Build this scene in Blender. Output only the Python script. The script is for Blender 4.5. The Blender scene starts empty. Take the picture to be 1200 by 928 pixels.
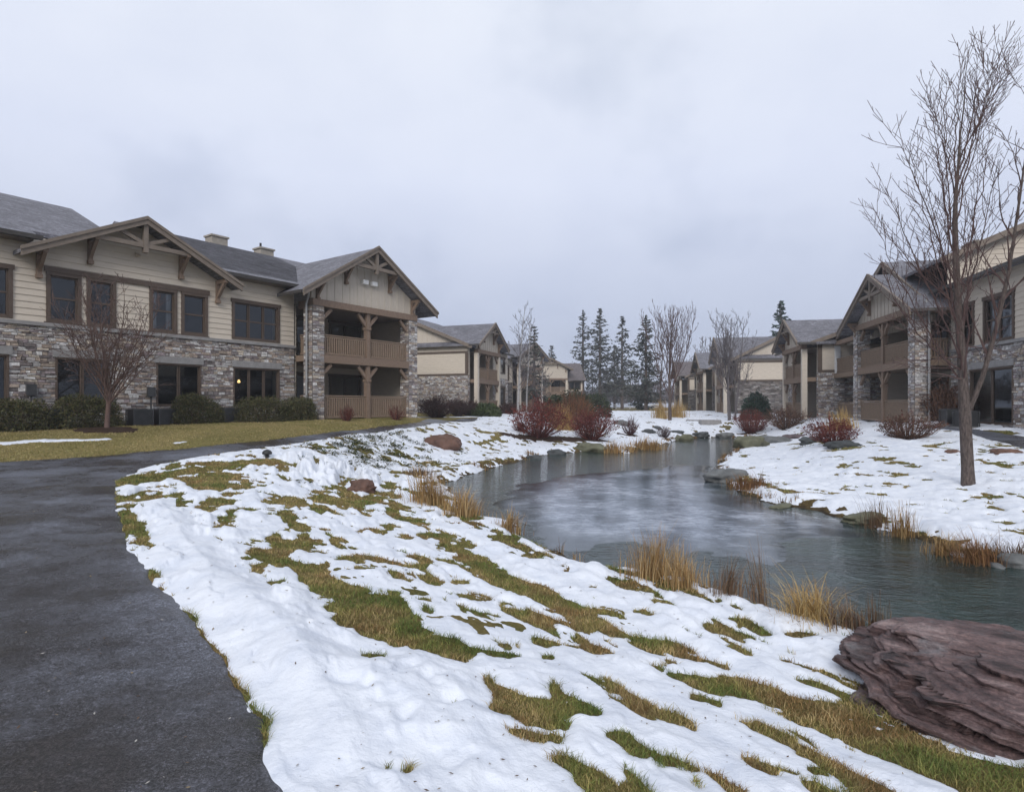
import bpy, math, random
import numpy as np
from mathutils import Vector, Matrix

random.seed(7); rng = np.random.default_rng(7)
scene = bpy.context.scene
COL = scene.collection
F = 710.0; CX = 600.0; HY = 476.0; EYE = 1.6; WL = -0.60     # camera constants and pond level

# ------------------------------------------------------------------ small helpers
def tag(o, label=None, cat=None, group=None, kind=None):
    if label: o['label'] = label
    if cat: o['category'] = cat
    if group: o['group'] = group
    if kind: o['kind'] = kind
    return o

def empty(name, loc=(0, 0, 0), rz=0.0, label=None, cat=None, group=None):
    o = bpy.data.objects.new(name, None); COL.objects.link(o)
    o.location = loc; o.rotation_euler = (0, 0, rz); o.empty_display_size = .3
    return tag(o, label, cat, group)

def copy_thing(root, loc, rz, label):
    c = root.copy(); COL.objects.link(c); c.location = loc; c.rotation_euler = (0, 0, rz); c['label'] = label
    for ch in list(root.children):
        d = ch.copy(); COL.objects.link(d); d.parent = c
        for g in list(ch.children):
            e = g.copy(); COL.objects.link(e); e.parent = d
    return c

class MB:
    """collects faces in a local frame, builds one mesh object"""
    def __init__(s):
        s.v = []; s.f = []; s.c = []; s.col = None; s.frame()
    def frame(s, o=(0, 0, 0), ex=(1, 0, 0), ey=(0, 1, 0)):
        s.o = Vector(o); s.ex = Vector(ex); s.ey = Vector(ey); return s
    def P(s, p):
        q = s.o + s.ex * p[0] + s.ey * p[1]
        return (q.x, q.y, q.z + p[2])
    def add(s, pts, faces):
        b = len(s.v)
        s.v += [s.P(p) for p in pts]
        s.f += [tuple(b + i for i in f) for f in faces]
        if s.col is not None: s.c += [s.col] * len(pts)
    def box(s, x0, x1, y0, y1, z0, z1):
        s.add([(x0,y0,z0),(x1,y0,z0),(x1,y1,z0),(x0,y1,z0),(x0,y0,z1),(x1,y0,z1),(x1,y1,z1),(x0,y1,z1)],
              [(0,3,2,1),(4,5,6,7),(0,1,5,4),(1,2,6,5),(2,3,7,6),(3,0,4,7)])
    def quad(s, a, b, c, d): s.add([a, b, c, d], [(0, 1, 2, 3)])
    def prism(s, poly, y0, y1):                     # polygon in x,z pushed along y
        n = len(poly)
        s.add([(x, y0, z) for x, z in poly] + [(x, y1, z) for x, z in poly],
              [tuple(range(n)), tuple(range(2*n-1, n-1, -1))] + [(i+n, (i+1) % n + n, (i+1) % n, i) for i in range(n)])
    def bar(s, p, q, w, h):                         # square-cut timber from p to q
        p = Vector(p); q = Vector(q); d = (q-p).normalized()
        up = Vector((0, 0, 1)) if abs(d.z) < .97 else Vector((0, 1, 0))
        a = d.cross(up).normalized(); b = a.cross(d).normalized()
        a *= w/2; b *= h/2
        pts = [p-a-b, p+a-b, p+a+b, p-a+b, q-a-b, q+a-b, q+a+b, q-a+b]
        s.add(pts, [(3,2,1,0),(4,5,6,7),(0,1,5,4),(1,2,6,5),(2,3,7,6),(3,0,4,7)])
    def slab(s, a, b, c, d, t):                     # roof plane, thickness downward
        lo = [(p[0], p[1], p[2]-t) for p in (a, b, c, d)]
        s.add([a, b, c, d]+lo, [(0,1,2,3),(7,6,5,4),(0,4,5,1),(1,5,6,2),(2,6,7,3),(3,7,4,0)])
    def tube(s, pts, rad, n=6):
        b = len(s.v); m = len(pts)
        P_ = [Vector(p) for p in pts]
        prev = None
        for i in range(m):
            d = (P_[min(i+1, m-1)] - P_[max(i-1, 0)])
            if d.length < 1e-9: d = Vector((0, 0, 1))
            d.normalize()
            if prev is None:
                prev = d.orthogonal().normalized()
            a = (prev - d*prev.dot(d))
            a = a.normalized() if a.length > 1e-6 else d.orthogonal().normalized()
            prev = a; c = d.cross(a)
            for k in range(n):
                t = 2*math.pi*k/n
                q = P_[i] + (a*math.cos(t) + c*math.sin(t))*rad[i]
                s.v.append(s.P(q))
                if s.col is not None: s.c.append(s.col)
        for i in range(m-1):
            for k in range(n):
                s.f.append((b+i*n+k, b+i*n+(k+1) % n, b+(i+1)*n+(k+1) % n, b+(i+1)*n+k))
        s.f.append(tuple(b+(m-1)*n+k for k in range(n)))
    def build(s, name, mat, parent=None, smooth=False):
        me = bpy.data.meshes.new(name)
        me.from_pydata(s.v, [], s.f); me.update()
        if s.c and len(s.c) == len(s.v):
            ca = me.color_attributes.new('Col', 'FLOAT_COLOR', 'POINT')
            arr = np.ones((len(s.v), 4), np.float32); arr[:, :3] = np.array(s.c, np.float32)[:, :3]
            ca.data.foreach_set('color', arr.ravel())
        if smooth: me.polygons.foreach_set('use_smooth', np.ones(len(me.polygons), bool))
        me.materials.append(mat)
        o = bpy.data.objects.new(name, me); COL.objects.link(o)
        if parent: o.parent = parent
        return o

def np_mesh(name, V, Fq, mat, parent=None, smooth=True, col=None):
    me = bpy.data.meshes.new(name)
    V = np.ascontiguousarray(V, np.float32); Fq = np.ascontiguousarray(Fq, np.int32); k = Fq.shape[1]
    me.vertices.add(len(V)); me.vertices.foreach_set('co', V.ravel())
    me.loops.add(Fq.size); me.loops.foreach_set('vertex_index', Fq.ravel())
    me.polygons.add(len(Fq)); me.polygons.foreach_set('loop_start', np.arange(0, Fq.size, k, dtype=np.int32))
    me.polygons.foreach_set('loop_total', np.full(len(Fq), k, np.int32))
    if smooth: me.polygons.foreach_set('use_smooth', np.ones(len(Fq), bool))
    me.update(calc_edges=True); me.validate()
    if col is not None:
        ca = me.color_attributes.new('Col', 'FLOAT_COLOR', 'POINT')
        arr = np.ones((len(V), 4), np.float32); arr[:, :3] = col
        ca.data.foreach_set('color', arr.ravel())
    me.materials.append(mat)
    o = bpy.data.objects.new(name, me); COL.objects.link(o)
    if parent: o.parent = parent
    return o

# ------------------------------------------------------------------ numpy noise
def _hash(ix, iy, seed):
    h = (ix.astype(np.int64)*374761393 + iy.astype(np.int64)*668265263 + seed*1274126177) & 0xffffffff
    h = ((h ^ (h >> 13))*1274126177) & 0xffffffff
    return ((h ^ (h >> 16)) & 0xffffff)/float(0xffffff)
def vnoise(x, y, seed=0):
    x = np.asarray(x, float); y = np.asarray(y, float)
    ix = np.floor(x); iy = np.floor(y); fx = x-ix; fy = y-iy
    fx = fx*fx*fx*(fx*(fx*6-15)+10); fy = fy*fy*fy*(fy*(fy*6-15)+10)
    a = _hash(ix, iy, seed); b = _hash(ix+1, iy, seed); c = _hash(ix, iy+1, seed); d = _hash(ix+1, iy+1, seed)
    return (a*(1-fx)+b*fx)*(1-fy)+(c*(1-fx)+d*fx)*fy*1.0
def fbm(x, y, seed=0, oct=4):
    s = 0; a = .5; t = 0
    for k in range(oct):
        s = s + a*vnoise(x*2**k+17.3*k, y*2**k-9.1*k, seed+k); t += a; a *= .5
    return s/t          # 0..1

def smooth(a, b, x):
    t = np.clip((x-a)/(b-a), 0, 1); return t*t*(3-2*t)

def seg_dist(x, y, pts, rad=None, closed=False):
    """distance to a polyline, less the interpolated radius"""
    best = np.full(np.shape(x), 1e9)
    n = len(pts)
    for i in range(n if closed else n-1):
        ax, ay = pts[i][:2]; bx, by = pts[(i+1) % n][:2]
        dx, dy = bx-ax, by-ay; L = dx*dx+dy*dy+1e-12
        t = np.clip(((x-ax)*dx+(y-ay)*dy)/L, 0, 1)
        d = np.hypot(x-ax-t*dx, y-ay-t*dy)
        if rad is not None: d = d-(rad[i]*(1-t)+rad[i+1]*t)
        best = np.minimum(best, d)
    return best
def poly_sd(x, y, pts):
    """signed distance, positive INSIDE"""
    d = seg_dist(x, y, pts, closed=True)
    ins = np.zeros(np.shape(x), bool); n = len(pts)
    for i in range(n):
        ax, ay = pts[i][:2]; bx, by = pts[(i+1) % n][:2]
        if ay == by: continue
        c = ((ay > y) != (by > y)) & (x < (bx-ax)*(y-ay)/(by-ay)+ax)
        ins ^= c
    return np.where(ins, d, -d)

# ------------------------------------------------------------------ terrain
CTRL = [(0,0,0),(-1,2.5,0),(-3,5,.03),(-6,3,.08),(-12,5,.25),(-6,9,.15),(-8.7,13.3,.31),(-15,13.5,.48),(-20,12,.55),
 (-6.3,22.2,.6),(-5,35.5,.8),(-4.5,48,1.0),(-9.8,27.3,1.0),(-15.6,19.2,1.0),(-19.5,15,1.0),(-8.7,26.5,1.0),(-5,31.8,1.0),(-14,30,1.0),(-22,24,1.0),
 (2.6,3,-.30),(0,2.5,-.03),(1,5,-.28),(3.4,5.9,-.48),(.8,9,-.45),(-1.9,17.3,-.42),(-1,12,-.40),(-3,9.5,-.05),(-4.6,15.4,.2),(-2.7,24,0),
 (1.5,28.9,-.42),(1.8,32,-.07),(5.6,29.8,-.45),(7.9,40,.25),(8,36.5,-.35),(16,50,.33),(25,100,1.0),(9,55,.7),(3,50,.75),
 (10,13.2,-.12),(6.8,10.5,-.45),(7.3,8.4,-.45),(6.1,13.7,-.45),(6,16,-.45),(7.3,20,-.42),(12.2,30.9,-.38),(14.6,35.5,-.2),(9.3,18.9,-.1),
 (12,21,.33),(14.4,22,.45),(10.7,20,.18),(14.2,37,.05),(16.7,37.5,.45),(19,39.5,.71),(17.9,27,.8),(19.4,34.5,.8),(18,22,.7),(20,18,.8),(16.5,21,.5),
 (13,15,.12),(14,9,0),(22,58,.9),(30,80,1.0),(30,30,.9),(30,10,.8),(-40,60,1),(0,90,1.05),(40,90,1),(60,40,1),(-30,0,.6),(0,-10,0),(15,0,-.3),(7,3.2,-.4),(12,-15,0),(-20,-20,.3),(-35,25,1)]
_C = np.array(CTRL, float)
def _k(r2): return np.sqrt(r2+4.0)
_A = _k((_C[:,None,0]-_C[None,:,0])**2+(_C[:,None,1]-_C[None,:,1])**2)
_n = len(_C)
_M = np.zeros((_n+1, _n+1)); _M[:_n,:_n] = _A+np.eye(_n)*-.02; _M[:_n,_n] = 1; _M[_n,:_n] = 1
_W = np.linalg.solve(_M, np.r_[_C[:,2], 0])
def base_h(x, y):
    x = np.asarray(x, float); y = np.asarray(y, float); z = np.full(x.shape, _W[_n])
    for i in range(_n): z = z+_W[i]*_k((x-_C[i,0])**2+(y-_C[i,1])**2)
    r = np.hypot(x, y-20)
    f = smooth(60, 110, r)
    return np.clip(z, -.55, 1.3)*(1-f)+1.05*f

def wp(px, py, z=WL):                               # a pixel's point on a level plane
    Y = F*(EYE-z)/(py-HY); return ((px-CX)/F*Y, Y)
POND = [wp(*p) for p in [(1200,757),(1120,748),(1050,744),(1000,738),(950,729),(900,711),(850,694),(790,685),(740,669),(700,664),(665,655),(630,637),
        (600,619),(560,604),(530,586),(518,569),(545,558),(590,545),(640,533),(690,529),(735,531),(770,523),(790,517),(815,513.5),(845,512.5),(872,514),(880,519),(868,527),
        (846,538),(838,548),(846,562),(866,576),(905,590),(960,600),(1000,608),(1060,626),(1100,641),(1150,658),(1200,664)]] + [(9,7.9),(12,7.4),(15,5),(13,3.4),(9,4.0),(6.2,5.0)]
POND_A = np.array(POND)
def pond_sd(x, y):                                  # positive inside the pond, wavering shore
    w = (fbm(x*1.1, y*1.1, 31, 3)-.5)*.55
    return poly_sd(x, y, POND)+w
def ground_h(x, y, sd=None):
    x = np.asarray(x, float); y = np.asarray(y, float)
    b = base_h(x, y)
    if sd is None: sd = pond_sd(x, y)
    out = -sd
    lip = WL+.02+.16*smooth(0, .5, out)
    w = smooth(.1, 4.5, out)
    z = lip*(1-w)+np.maximum(b, lip)*w
    z = z+(fbm(x*.8, y*.8, 5, 3)-.5)*.07*smooth(.1, 1.5, out)
    zin = WL+.02-np.minimum(.8, .45*np.maximum(sd, 0))
    return np.where(sd > 0, zin, z)
def gz(x, y): return float(ground_h(np.array([x]), np.array([y]))[0])
def gp(px, py):                                     # first ground point seen at a pixel
    Y = np.geomspace(1.2, 160, 1400); X = (px-CX)/F*Y; Z = EYE-(py-HY)/F*Y
    G = ground_h(X, Y); k = np.argmax(Z <= G)
    if k == 0: k = len(Y)-1
    a = (Z[k-1]-G[k-1]); b = (Z[k]-G[k]); t = a/(a-b+1e-9)
    y = Y[k-1]+(Y[k]-Y[k-1])*t
    return ((px-CX)/F*y, y)
def xyz(px, py):
    x, y = gp(px, py); return (x, y, gz(x, y))
def atd(px, Y):                                     # a pixel column at a distance, on the ground
    x = (px-CX)/F*Y; return (x, Y, gz(x, Y))

# path outline (asphalt), from its two edges
INNER = [gp(*p) for p in [(345,928),(300,845),(255,765),(195,700),(160,650),(143,612),(135,582),(138,562),(165,549),(230,536),(300,526),(360,517),(420,508.5),(470,502),(520,496),(560,492)]]
OUTER = [gp(*p) for p in [(0,541),(60,538),(130,533),(200,527),(270,520),(340,512.5),(400,505),(450,499),(490,494.5),(540,490.5),(575,488.5)]]
PATH = [(1.6,-4),(.2,0)]+INNER+[(-3.2,50),(-4.0,50)]+OUTER[::-1]+[(-20,12.6),(-26,12),(-26,8.6),(-18,9.2),(-12,9.3),(-9.6,8.2),(-6.2,3.6),(-4.4,.5),(-3.4,-4)]
RPATH = [gp(*p) for p in [(1088,500.5),(1130,506),(1160,515),(1200,527)]]+[(20,17.5),(24,13),(26,14.5),(22,19)]+[gp(*p) for p in [(1200,511),(1140,502.5),(1100,497.5)]]
def path_sd(x, y):
    return np.maximum(poly_sd(x, y, PATH), poly_sd(x, y, RPATH))+(fbm(x*2.2, y*2.2, 77, 3)-.5)*.16
LAWN = OUTER+[(-3.5,52),(-14,60),(-60,60),(-60,10),(-26,12),(-20,12.6)]
RPATH[:] = [gp(*p) for p in [(1088,500.5),(1130,506),(1160,515),(1200,527)]]+[(13.3,14.3),(12,11),(13.6,10.6),(15.2,13.8),(16.7,17.4)]+[gp(*p) for p in [(1200,511),(1140,502.5),(1100,497.5)]]

# ------------------------------------------------------------------ materials
def mat(name, rough=.8, spec=.3):
    m = bpy.data.materials.new(name); m.use_nodes = True
    nt = m.node_tree; b = nt.nodes['Principled BSDF']
    b.inputs['Roughness'].default_value = rough
    b.inputs['Specular IOR Level'].default_value = spec
    return m, nt, b
def N(nt, kind, **kw):
    n = nt.nodes.new(kind)
    for k, v in kw.items():
        if k in n.inputs: n.inputs[k].default_value = v
        else: setattr(n, k, v)
    return n
def coords(nt, scale=(1, 1, 1), src='Object', rot=(0, 0, 0)):
    t = nt.nodes.new('ShaderNodeTexCoord'); mp = N(nt, 'ShaderNodeMapping')
    mp.inputs['Scale'].default_value = scale; mp.inputs['Rotation'].default_value = rot
    nt.links.new(t.outputs[src], mp.inputs['Vector']); return mp.outputs[0]
def ramp(nt, fac, stops):
    r = nt.nodes.new('ShaderNodeValToRGB'); e = r.color_ramp.elements
    while len(e) < len(stops): e.new(.5)
    for q, (p, c) in zip(e, stops): q.position = p; q.color = (*c, 1) if len(c) == 3 else c
    nt.links.new(fac, r.inputs[0]); return r.outputs[0]
def noise(nt, vec, scale, detail=4, rough=.55):
    n = N(nt, 'ShaderNodeTexNoise', Scale=scale, Detail=detail, Roughness=rough); nt.links.new(vec, n.inputs['Vector']); return n.outputs['Fac']
def bump(nt, b, h, strength=.4, dist=.02, prev=None):
    n = N(nt, 'ShaderNodeBump', Strength=strength, Distance=dist); nt.links.new(h, n.inputs['Height'])
    if prev is not None: nt.links.new(prev, n.inputs['Normal'])
    nt.links.new(n.outputs[0], b.inputs['Normal']); return n.outputs[0]
def mixc(nt, fac, a, c, mode='MIX'):
    n = nt.nodes.new('ShaderNodeMix'); n.data_type = 'RGBA'; n.blend_type = mode
    if isinstance(fac, float): n.inputs[0].default_value = fac
    else: nt.links.new(fac, n.inputs[0])
    for i, q in ((6, a), (7, c)):
        if isinstance(q, tuple): n.inputs[i].default_value = (*q, 1)
        else: nt.links.new(q, n.inputs[i])
    return n.outputs[2]
def math_(nt, op, a, b=None):
    n = nt.nodes.new('ShaderNodeMath'); n.operation = op
    for i, q in ((0, a), (1, b)):
        if q is None: continue
        if isinstance(q, (int, float)): n.inputs[i].default_value = q
        else: nt.links.new(q, n.inputs[i])
    return n.outputs[0]

def simple(name, c1, c2, scale=6, rough=.8, spec=.3, bstr=.3, stretch=(1, 1, 1), bd=.01, detail=5):
    m, nt, b = mat(name, rough, spec); v = coords(nt, stretch)
    f = noise(nt, v, scale, detail, .65)
    nt.links.new(ramp(nt, f, [(.3, c1), (.7, c2)]), b.inputs['Base Color'])
    if bstr: bump(nt, b, f, bstr, bd)
    return m
def attr_mat(name, rough=.85, spec=.2, nscale=0, amt=.35, bstr=.4, bd=.01, trans=0):
    m, nt, b = mat(name, rough, spec)
    a = N(nt, 'ShaderNodeAttribute', attribute_name='Col')
    c = a.outputs['Color']
    if nscale:
        f = noise(nt, coords(nt), nscale, 5, .7)
        g = ramp(nt, f, [(.25, (1-amt,)*3), (.75, (1+amt,)*3)])
        c = mixc(nt, 1.0, c, g, 'MULTIPLY')
        bump(nt, b, f, bstr, bd)
    nt.links.new(c, b.inputs['Base Color'])
    return m

M = {}
M['siding'] = simple('siding_paint', (.50,.44,.365), (.58,.515,.435), 2.5, .7, .25, .1, (1,1,6))
M['batten'] = simple('batten_paint', (.46,.405,.34), (.53,.475,.405), 2.5, .7, .25, .1, (6,6,1))
M['trim'] = simple('brown_trim_paint', (.078,.056,.043), (.105,.077,.06), 5, .6, .3, .2)
M['timber'] = simple('stained_timber', (.15,.105,.076), (.25,.18,.135), 7, .75, .25, .4, (6,6,1))
M['rail'] = simple('stained_railing', (.175,.125,.088), (.26,.19,.138), 5, .75, .25, .3, (5,5,1))
M['fascia'] = simple('weathered_fascia', (.15,.122,.10), (.21,.172,.14), 5, .7, .3, .2)
M['gutter'] = simple('dark_gutter_metal', (.045,.04,.038), (.06,.055,.05), 3, .4, .5, 0)
M['pipe'] = simple('grey_downspout_metal', (.25,.25,.25), (.32,.32,.32), 3, .4, .5, 0)
M['cap'] = simple('limestone_sill', (.21,.205,.205), (.29,.28,.275), 6, .85, .2, .3)
M['stone'] = attr_mat('ledge_stone', .85, .25, 13, .55, .9, .03)
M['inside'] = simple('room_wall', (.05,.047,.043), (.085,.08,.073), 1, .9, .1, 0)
M['curtain'] = simple('pale_curtain', (.60,.58,.56), (.72,.70,.68), 5, .9, .1, .2, (12,12,.5))
M['blind'] = simple('brown_blind', (.13,.105,.085), (.19,.155,.125), 3, .8, .2, .3, (.5,.5,40))
M['metal'] = simple('grey_unit_metal', (.03,.031,.033), (.055,.056,.06), 4, .5, .5, .1)
M['black'] = simple('black_metal', (.018,.018,.02), (.03,.03,.032), 4, .5, .4, .1)
M['white'] = simple('white_paint', (.62,.62,.62), (.74,.74,.73), 4, .6, .3, .1)

def roof_mat(name, c1, c2):
    m, nt, b = mat(name, .8, .3)
    v = coords(nt)
    sx = nt.nodes.new('ShaderNodeSeparateXYZ'); nt.links.new(v, sx.inputs[0])
    cb = nt.nodes.new('ShaderNodeCombineXYZ')
    nt.links.new(math_(nt, 'ADD', sx.outputs[0], math_(nt, 'MULTIPLY', sx.outputs[1], 1.0)), cb.inputs[0])
    nt.links.new(sx.outputs[2], cb.inputs[1])
    br = N(nt, 'ShaderNodeTexBrick', **{'Scale': 1.0, 'Mortar Size': .006, 'Brick Width': .32, 'Row Height': .07, 'Mortar Smooth': .3, 'Bias': 0.0})
    br.inputs['Color1'].default_value = (*c1, 1); br.inputs['Color2'].default_value = (*c2, 1); br.inputs['Mortar'].default_value = (c1[0]*.5, c1[1]*.5, c1[2]*.5, 1)
    nt.links.new(cb.outputs[0], br.inputs['Vector'])
    g = ramp(nt, noise(nt, coords(nt, (1, 1, .5)), 1.3, 6, .7), [(.3, (.78,.78,.8)), (.62, (1.15,1.15,1.18)), (.8, (1.4,1.42,1.48))])
    g2 = ramp(nt, noise(nt, v, 11, 5, .9), [(.34, (.5,)*3), (.5, (1,)*3), (.68, (1.75,1.75,1.8))])
    nt.links.new(mixc(nt, 1.0, mixc(nt, 1.0, br.outputs['Color'], g, 'MULTIPLY'), g2, 'MULTIPLY'), b.inputs['Base Color'])
    bump(nt, b, br.outputs['Fac'], -.6, .012)
    return m
M['roof'] = roof_mat('grey_shingles', (.115,.114,.126), (.185,.183,.20))
M['roof_brown'] = roof_mat('brown_shingles', (.10,.085,.085), (.15,.128,.125))

def glass_mat():
    m, nt, b = mat('window_glass', .03, .6)
    nt.nodes.remove(b)
    out = nt.nodes['Material Output']
    tr = N(nt, 'ShaderNodeBsdfTransparent'); tr.inputs[0].default_value = (.62,.66,.70,1)
    gl = N(nt, 'ShaderNodeBsdfGlossy', Roughness=.02); gl.inputs[0].default_value = (.9,.95,1,1)
    fr = N(nt, 'ShaderNodeFresnel', IOR=1.65)
    mx = N(nt, 'ShaderNodeMixShader'); nt.links.new(fr.outputs[0], mx.inputs[0]); nt.links.new(tr.outputs[0], mx.inputs[1]); nt.links.new(gl.outputs[0], mx.inputs[2])
    nt.links.new(mx.outputs[0], out.inputs[0]); return m
M['glass'] = glass_mat()
def far_glass():
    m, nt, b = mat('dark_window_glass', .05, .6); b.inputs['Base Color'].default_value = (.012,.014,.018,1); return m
M['farglass'] = far_glass()
def glow(name, c, s):
    m, nt, b = mat(name); b.inputs['Emission Color'].default_value = (*c, 1); b.inputs['Emission Strength'].default_value = s; b.inputs['Base Color'].default_value = (*c, 1); return m
M['chimney'] = simple('chimney_stucco', (.26,.235,.20), (.36,.325,.28), 5, .85, .2, .2)
M['lamp'] = glow('lit_lamp_shade', (1, .62, .22), 2.2)

def stone_tex(name='far_ledge_stone'):
    m, nt, b = mat(name, .9, .2)
    v = coords(nt); sx = nt.nodes.new('ShaderNodeSeparateXYZ'); nt.links.new(v, sx.inputs[0])
    cb = nt.nodes.new('ShaderNodeCombineXYZ')
    nt.links.new(math_(nt, 'MULTIPLY', math_(nt, 'ADD', sx.outputs[0], sx.outputs[1]), 2.6), cb.inputs[0])
    nt.links.new(math_(nt, 'MULTIPLY', sx.outputs[2], 7.5), cb.inputs[1])
    vo = N(nt, 'ShaderNodeTexVoronoi', Scale=1.0); vo.distance = 'CHEBYCHEV'; nt.links.new(cb.outputs[0], vo.inputs['Vector'])
    sc = nt.nodes.new('ShaderNodeSeparateColor'); nt.links.new(vo.outputs['Color'], sc.inputs[0])
    c = ramp(nt, sc.outputs[0], [(.05, (.10,.088,.082)), (.35, (.19,.17,.16)), (.6, (.25,.235,.23)), (.8, (.17,.14,.12)), (1, (.38,.37,.36))])
    e = ramp(nt, vo.outputs['Distance'], [(.3, (1,1,1)), (.62, (.45,.45,.45))])
    nt.links.new(mixc(nt, 1.0, c, e, 'MULTIPLY'), b.inputs['Base Color'])
    bump(nt, b, vo.outputs['Distance'], -.5, .04)
    return m
M['farstone'] = stone_tex()

def snow_mat():
    m, nt, b = mat('wet_snow', .55, .25)
    v = coords(nt)
    f = noise(nt, v, 3.5, 6, .6); g = noise(nt, v, 38, 5, .75); h = noise(nt, v, 11, 5, .7)
    c = ramp(nt, f, [(.25, (.58,.62,.70)), (.5, (.70,.73,.79)), (.8, (.77,.795,.84))])
    d = ramp(nt, noise(nt, v, 55, 2, .5), [(.22, (.55,.5,.43)), (.27, (1,1,1))])
    d2 = ramp(nt, noise(nt, v, 1.1, 3, .5), [(.42, (0,0,0)), (.6, (1,1,1))])
    nt.links.new(mixc(nt, d2, c, mixc(nt, 1.0, c, d, 'MULTIPLY')), b.inputs['Base Color'])
    p = bump(nt, b, g, .30, .012); q = bump(nt, b, h, .28, .04, p); bump(nt, b, f, .35, .10, q)
    b.inputs['Subsurface Weight'].default_value = 0.0
    return m
M['snow'] = snow_mat()

def ground_mat():
    m, nt, b = mat('winter_turf', .95, .1)
    v = coords(nt)
    a = N(nt, 'ShaderNodeAttribute', attribute_name='Col')
    f = noise(nt, v, 14, 6, .75); g = noise(nt, v, 70, 4, .8)
    c = mixc(nt, 1.0, a.outputs['Color'], ramp(nt, f, [(.25, (.55,.55,.55)), (.75, (1.45,1.4,1.3))]), 'MULTIPLY')
    c = mixc(nt, 1.0, c, ramp(nt, g, [(.25, (.5,.5,.5)), (.75, (1.5,1.5,1.45))]), 'MULTIPLY')
    nt.links.new(c, b.inputs['Base Color'])
    p = bump(nt, b, g, .8, .03); bump(nt, b, f, .6, .06, p)
    return m
M['ground'] = ground_mat()

def asphalt_mat():
    m, nt, b = mat('wet_asphalt', .4, .5)
    v = coords(nt)
    big = noise(nt, v, .55, 4, .6); mid = noise(nt, coords(nt, (1, 1, 1)), 4, 6, .7); fine = noise(nt, v, 95, 3, .8); gr = noise(nt, v, 30, 5, .85)
    wet = math_(nt, 'ADD', math_(nt, 'MULTIPLY', big, .75), math_(nt, 'MULTIPLY', mid, .25))
    c = ramp(nt, wet, [(.40, (.021,.0175,.017)), (.49, (.048,.048,.055)), (.60, (.098,.104,.124))])
    c = mixc(nt, 1.0, c, ramp(nt, fine, [(.36, (.25,.25,.25)), (.5, (1,1,1)), (.68, (2.9,2.9,3.0))]), 'MULTIPLY')
    c = mixc(nt, 1.0, c, ramp(nt, gr, [(.36, (.35,.35,.35)), (.5, (1,1,1)), (.66, (1.9,1.9,1.95))]), 'MULTIPLY')
    nt.links.new(c, b.inputs['Base Color'])
    r = N(nt, 'ShaderNodeMapRange'); r.inputs[1].default_value = .40; r.inputs[2].default_value = .60; r.inputs[3].default_value = .14; r.inputs[4].default_value = .48
    nt.links.new(wet, r.inputs[0]); nt.links.new(r.outputs[0], b.inputs['Roughness'])
    p = bump(nt, b, fine, .8, .008); q = bump(nt, b, gr, .7, .014, p); bump(nt, b, mid, .35, .03, q)
    return m
M['asphalt'] = asphalt_mat()

def water_mat():
    m, nt, b = mat('pond_water', .04, .5)
    b.inputs['IOR'].default_value = 1.33
    v = coords(nt)
    f = noise(nt, v, .8, 4, .6)
    nt.links.new(ramp(nt, f, [(.35, (.012,.021,.019)), (.65, (.032,.056,.052))]), b.inputs['Base Color'])
    w1 = noise(nt, coords(nt, (1, 1.5, 1), rot=(0, 0, .35)), 8, 4, .6); w2 = noise(nt, coords(nt, (1, 1.7, 1), rot=(0, 0, -.2)), 2.6, 4, .6)
    p = bump(nt, b, w1, .38, .025); bump(nt, b, w2, .28, .08, p)
    return m
M['water'] = water_mat()
def ice_mat():
    m, nt, b = mat('thin_ice', .2, .5)
    v = coords(nt)
    f = noise(nt, coords(nt, (1, .75, 1), rot=(0, 0, .5)), .9, 6, .65); g = noise(nt, coords(nt, (.8, 1.3, 1)), 4.2, 6, .72)
    s = math_(nt, 'ADD', math_(nt, 'MULTIPLY', f, .6), math_(nt, 'MULTIPLY', g, .4))
    at = N(nt, 'ShaderNodeAttribute', attribute_name='Col')
    nt.links.new(mixc(nt, at.outputs['Fac'], (.022,.034,.036), ramp(nt, s, [(.40, (.04,.053,.068)), (.5, (.165,.195,.24)), (.60, (.38,.42,.485))])), b.inputs['Base Color'])
    nt.links.new(ramp(nt, s, [(.35, (.012,)*3), (.65, (.06,)*3)]), b.inputs['Roughness'])
    bump(nt, b, g, .2, .02)
    return m
M['ice'] = ice_mat()
M['bark'] = simple('wet_maple_bark', (.030,.022,.020), (.155,.122,.108), 9, .8, .3, 1.0, (4,4,.9), .03)
M['twig'] = simple('dark_twigs', (.068,.042,.040), (.115,.074,.068), 5, .85, .2, 0)
M['crabbark'] = simple('reddish_bark', (.085,.055,.048), (.15,.10,.085), 9, .85, .2, .5, (3,3,1))
M['birch'] = simple('birch_bark', (.20,.19,.19), (.42,.41,.41), 5, .8, .2, .3, (1,1,4))
M['greytwig'] = simple('grey_twigs', (.10,.09,.095), (.15,.135,.14), 5, .9, .1, 0)
M['leaf'] = attr_mat('foliage', .75, .25)
M['stem'] = attr_mat('stems', .8, .2)
M['grass'] = attr_mat('grass_blades', .75, .2)
M['rock'] = attr_mat('rock', .7, .35, 3.5, .35, .8, .04)

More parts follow.
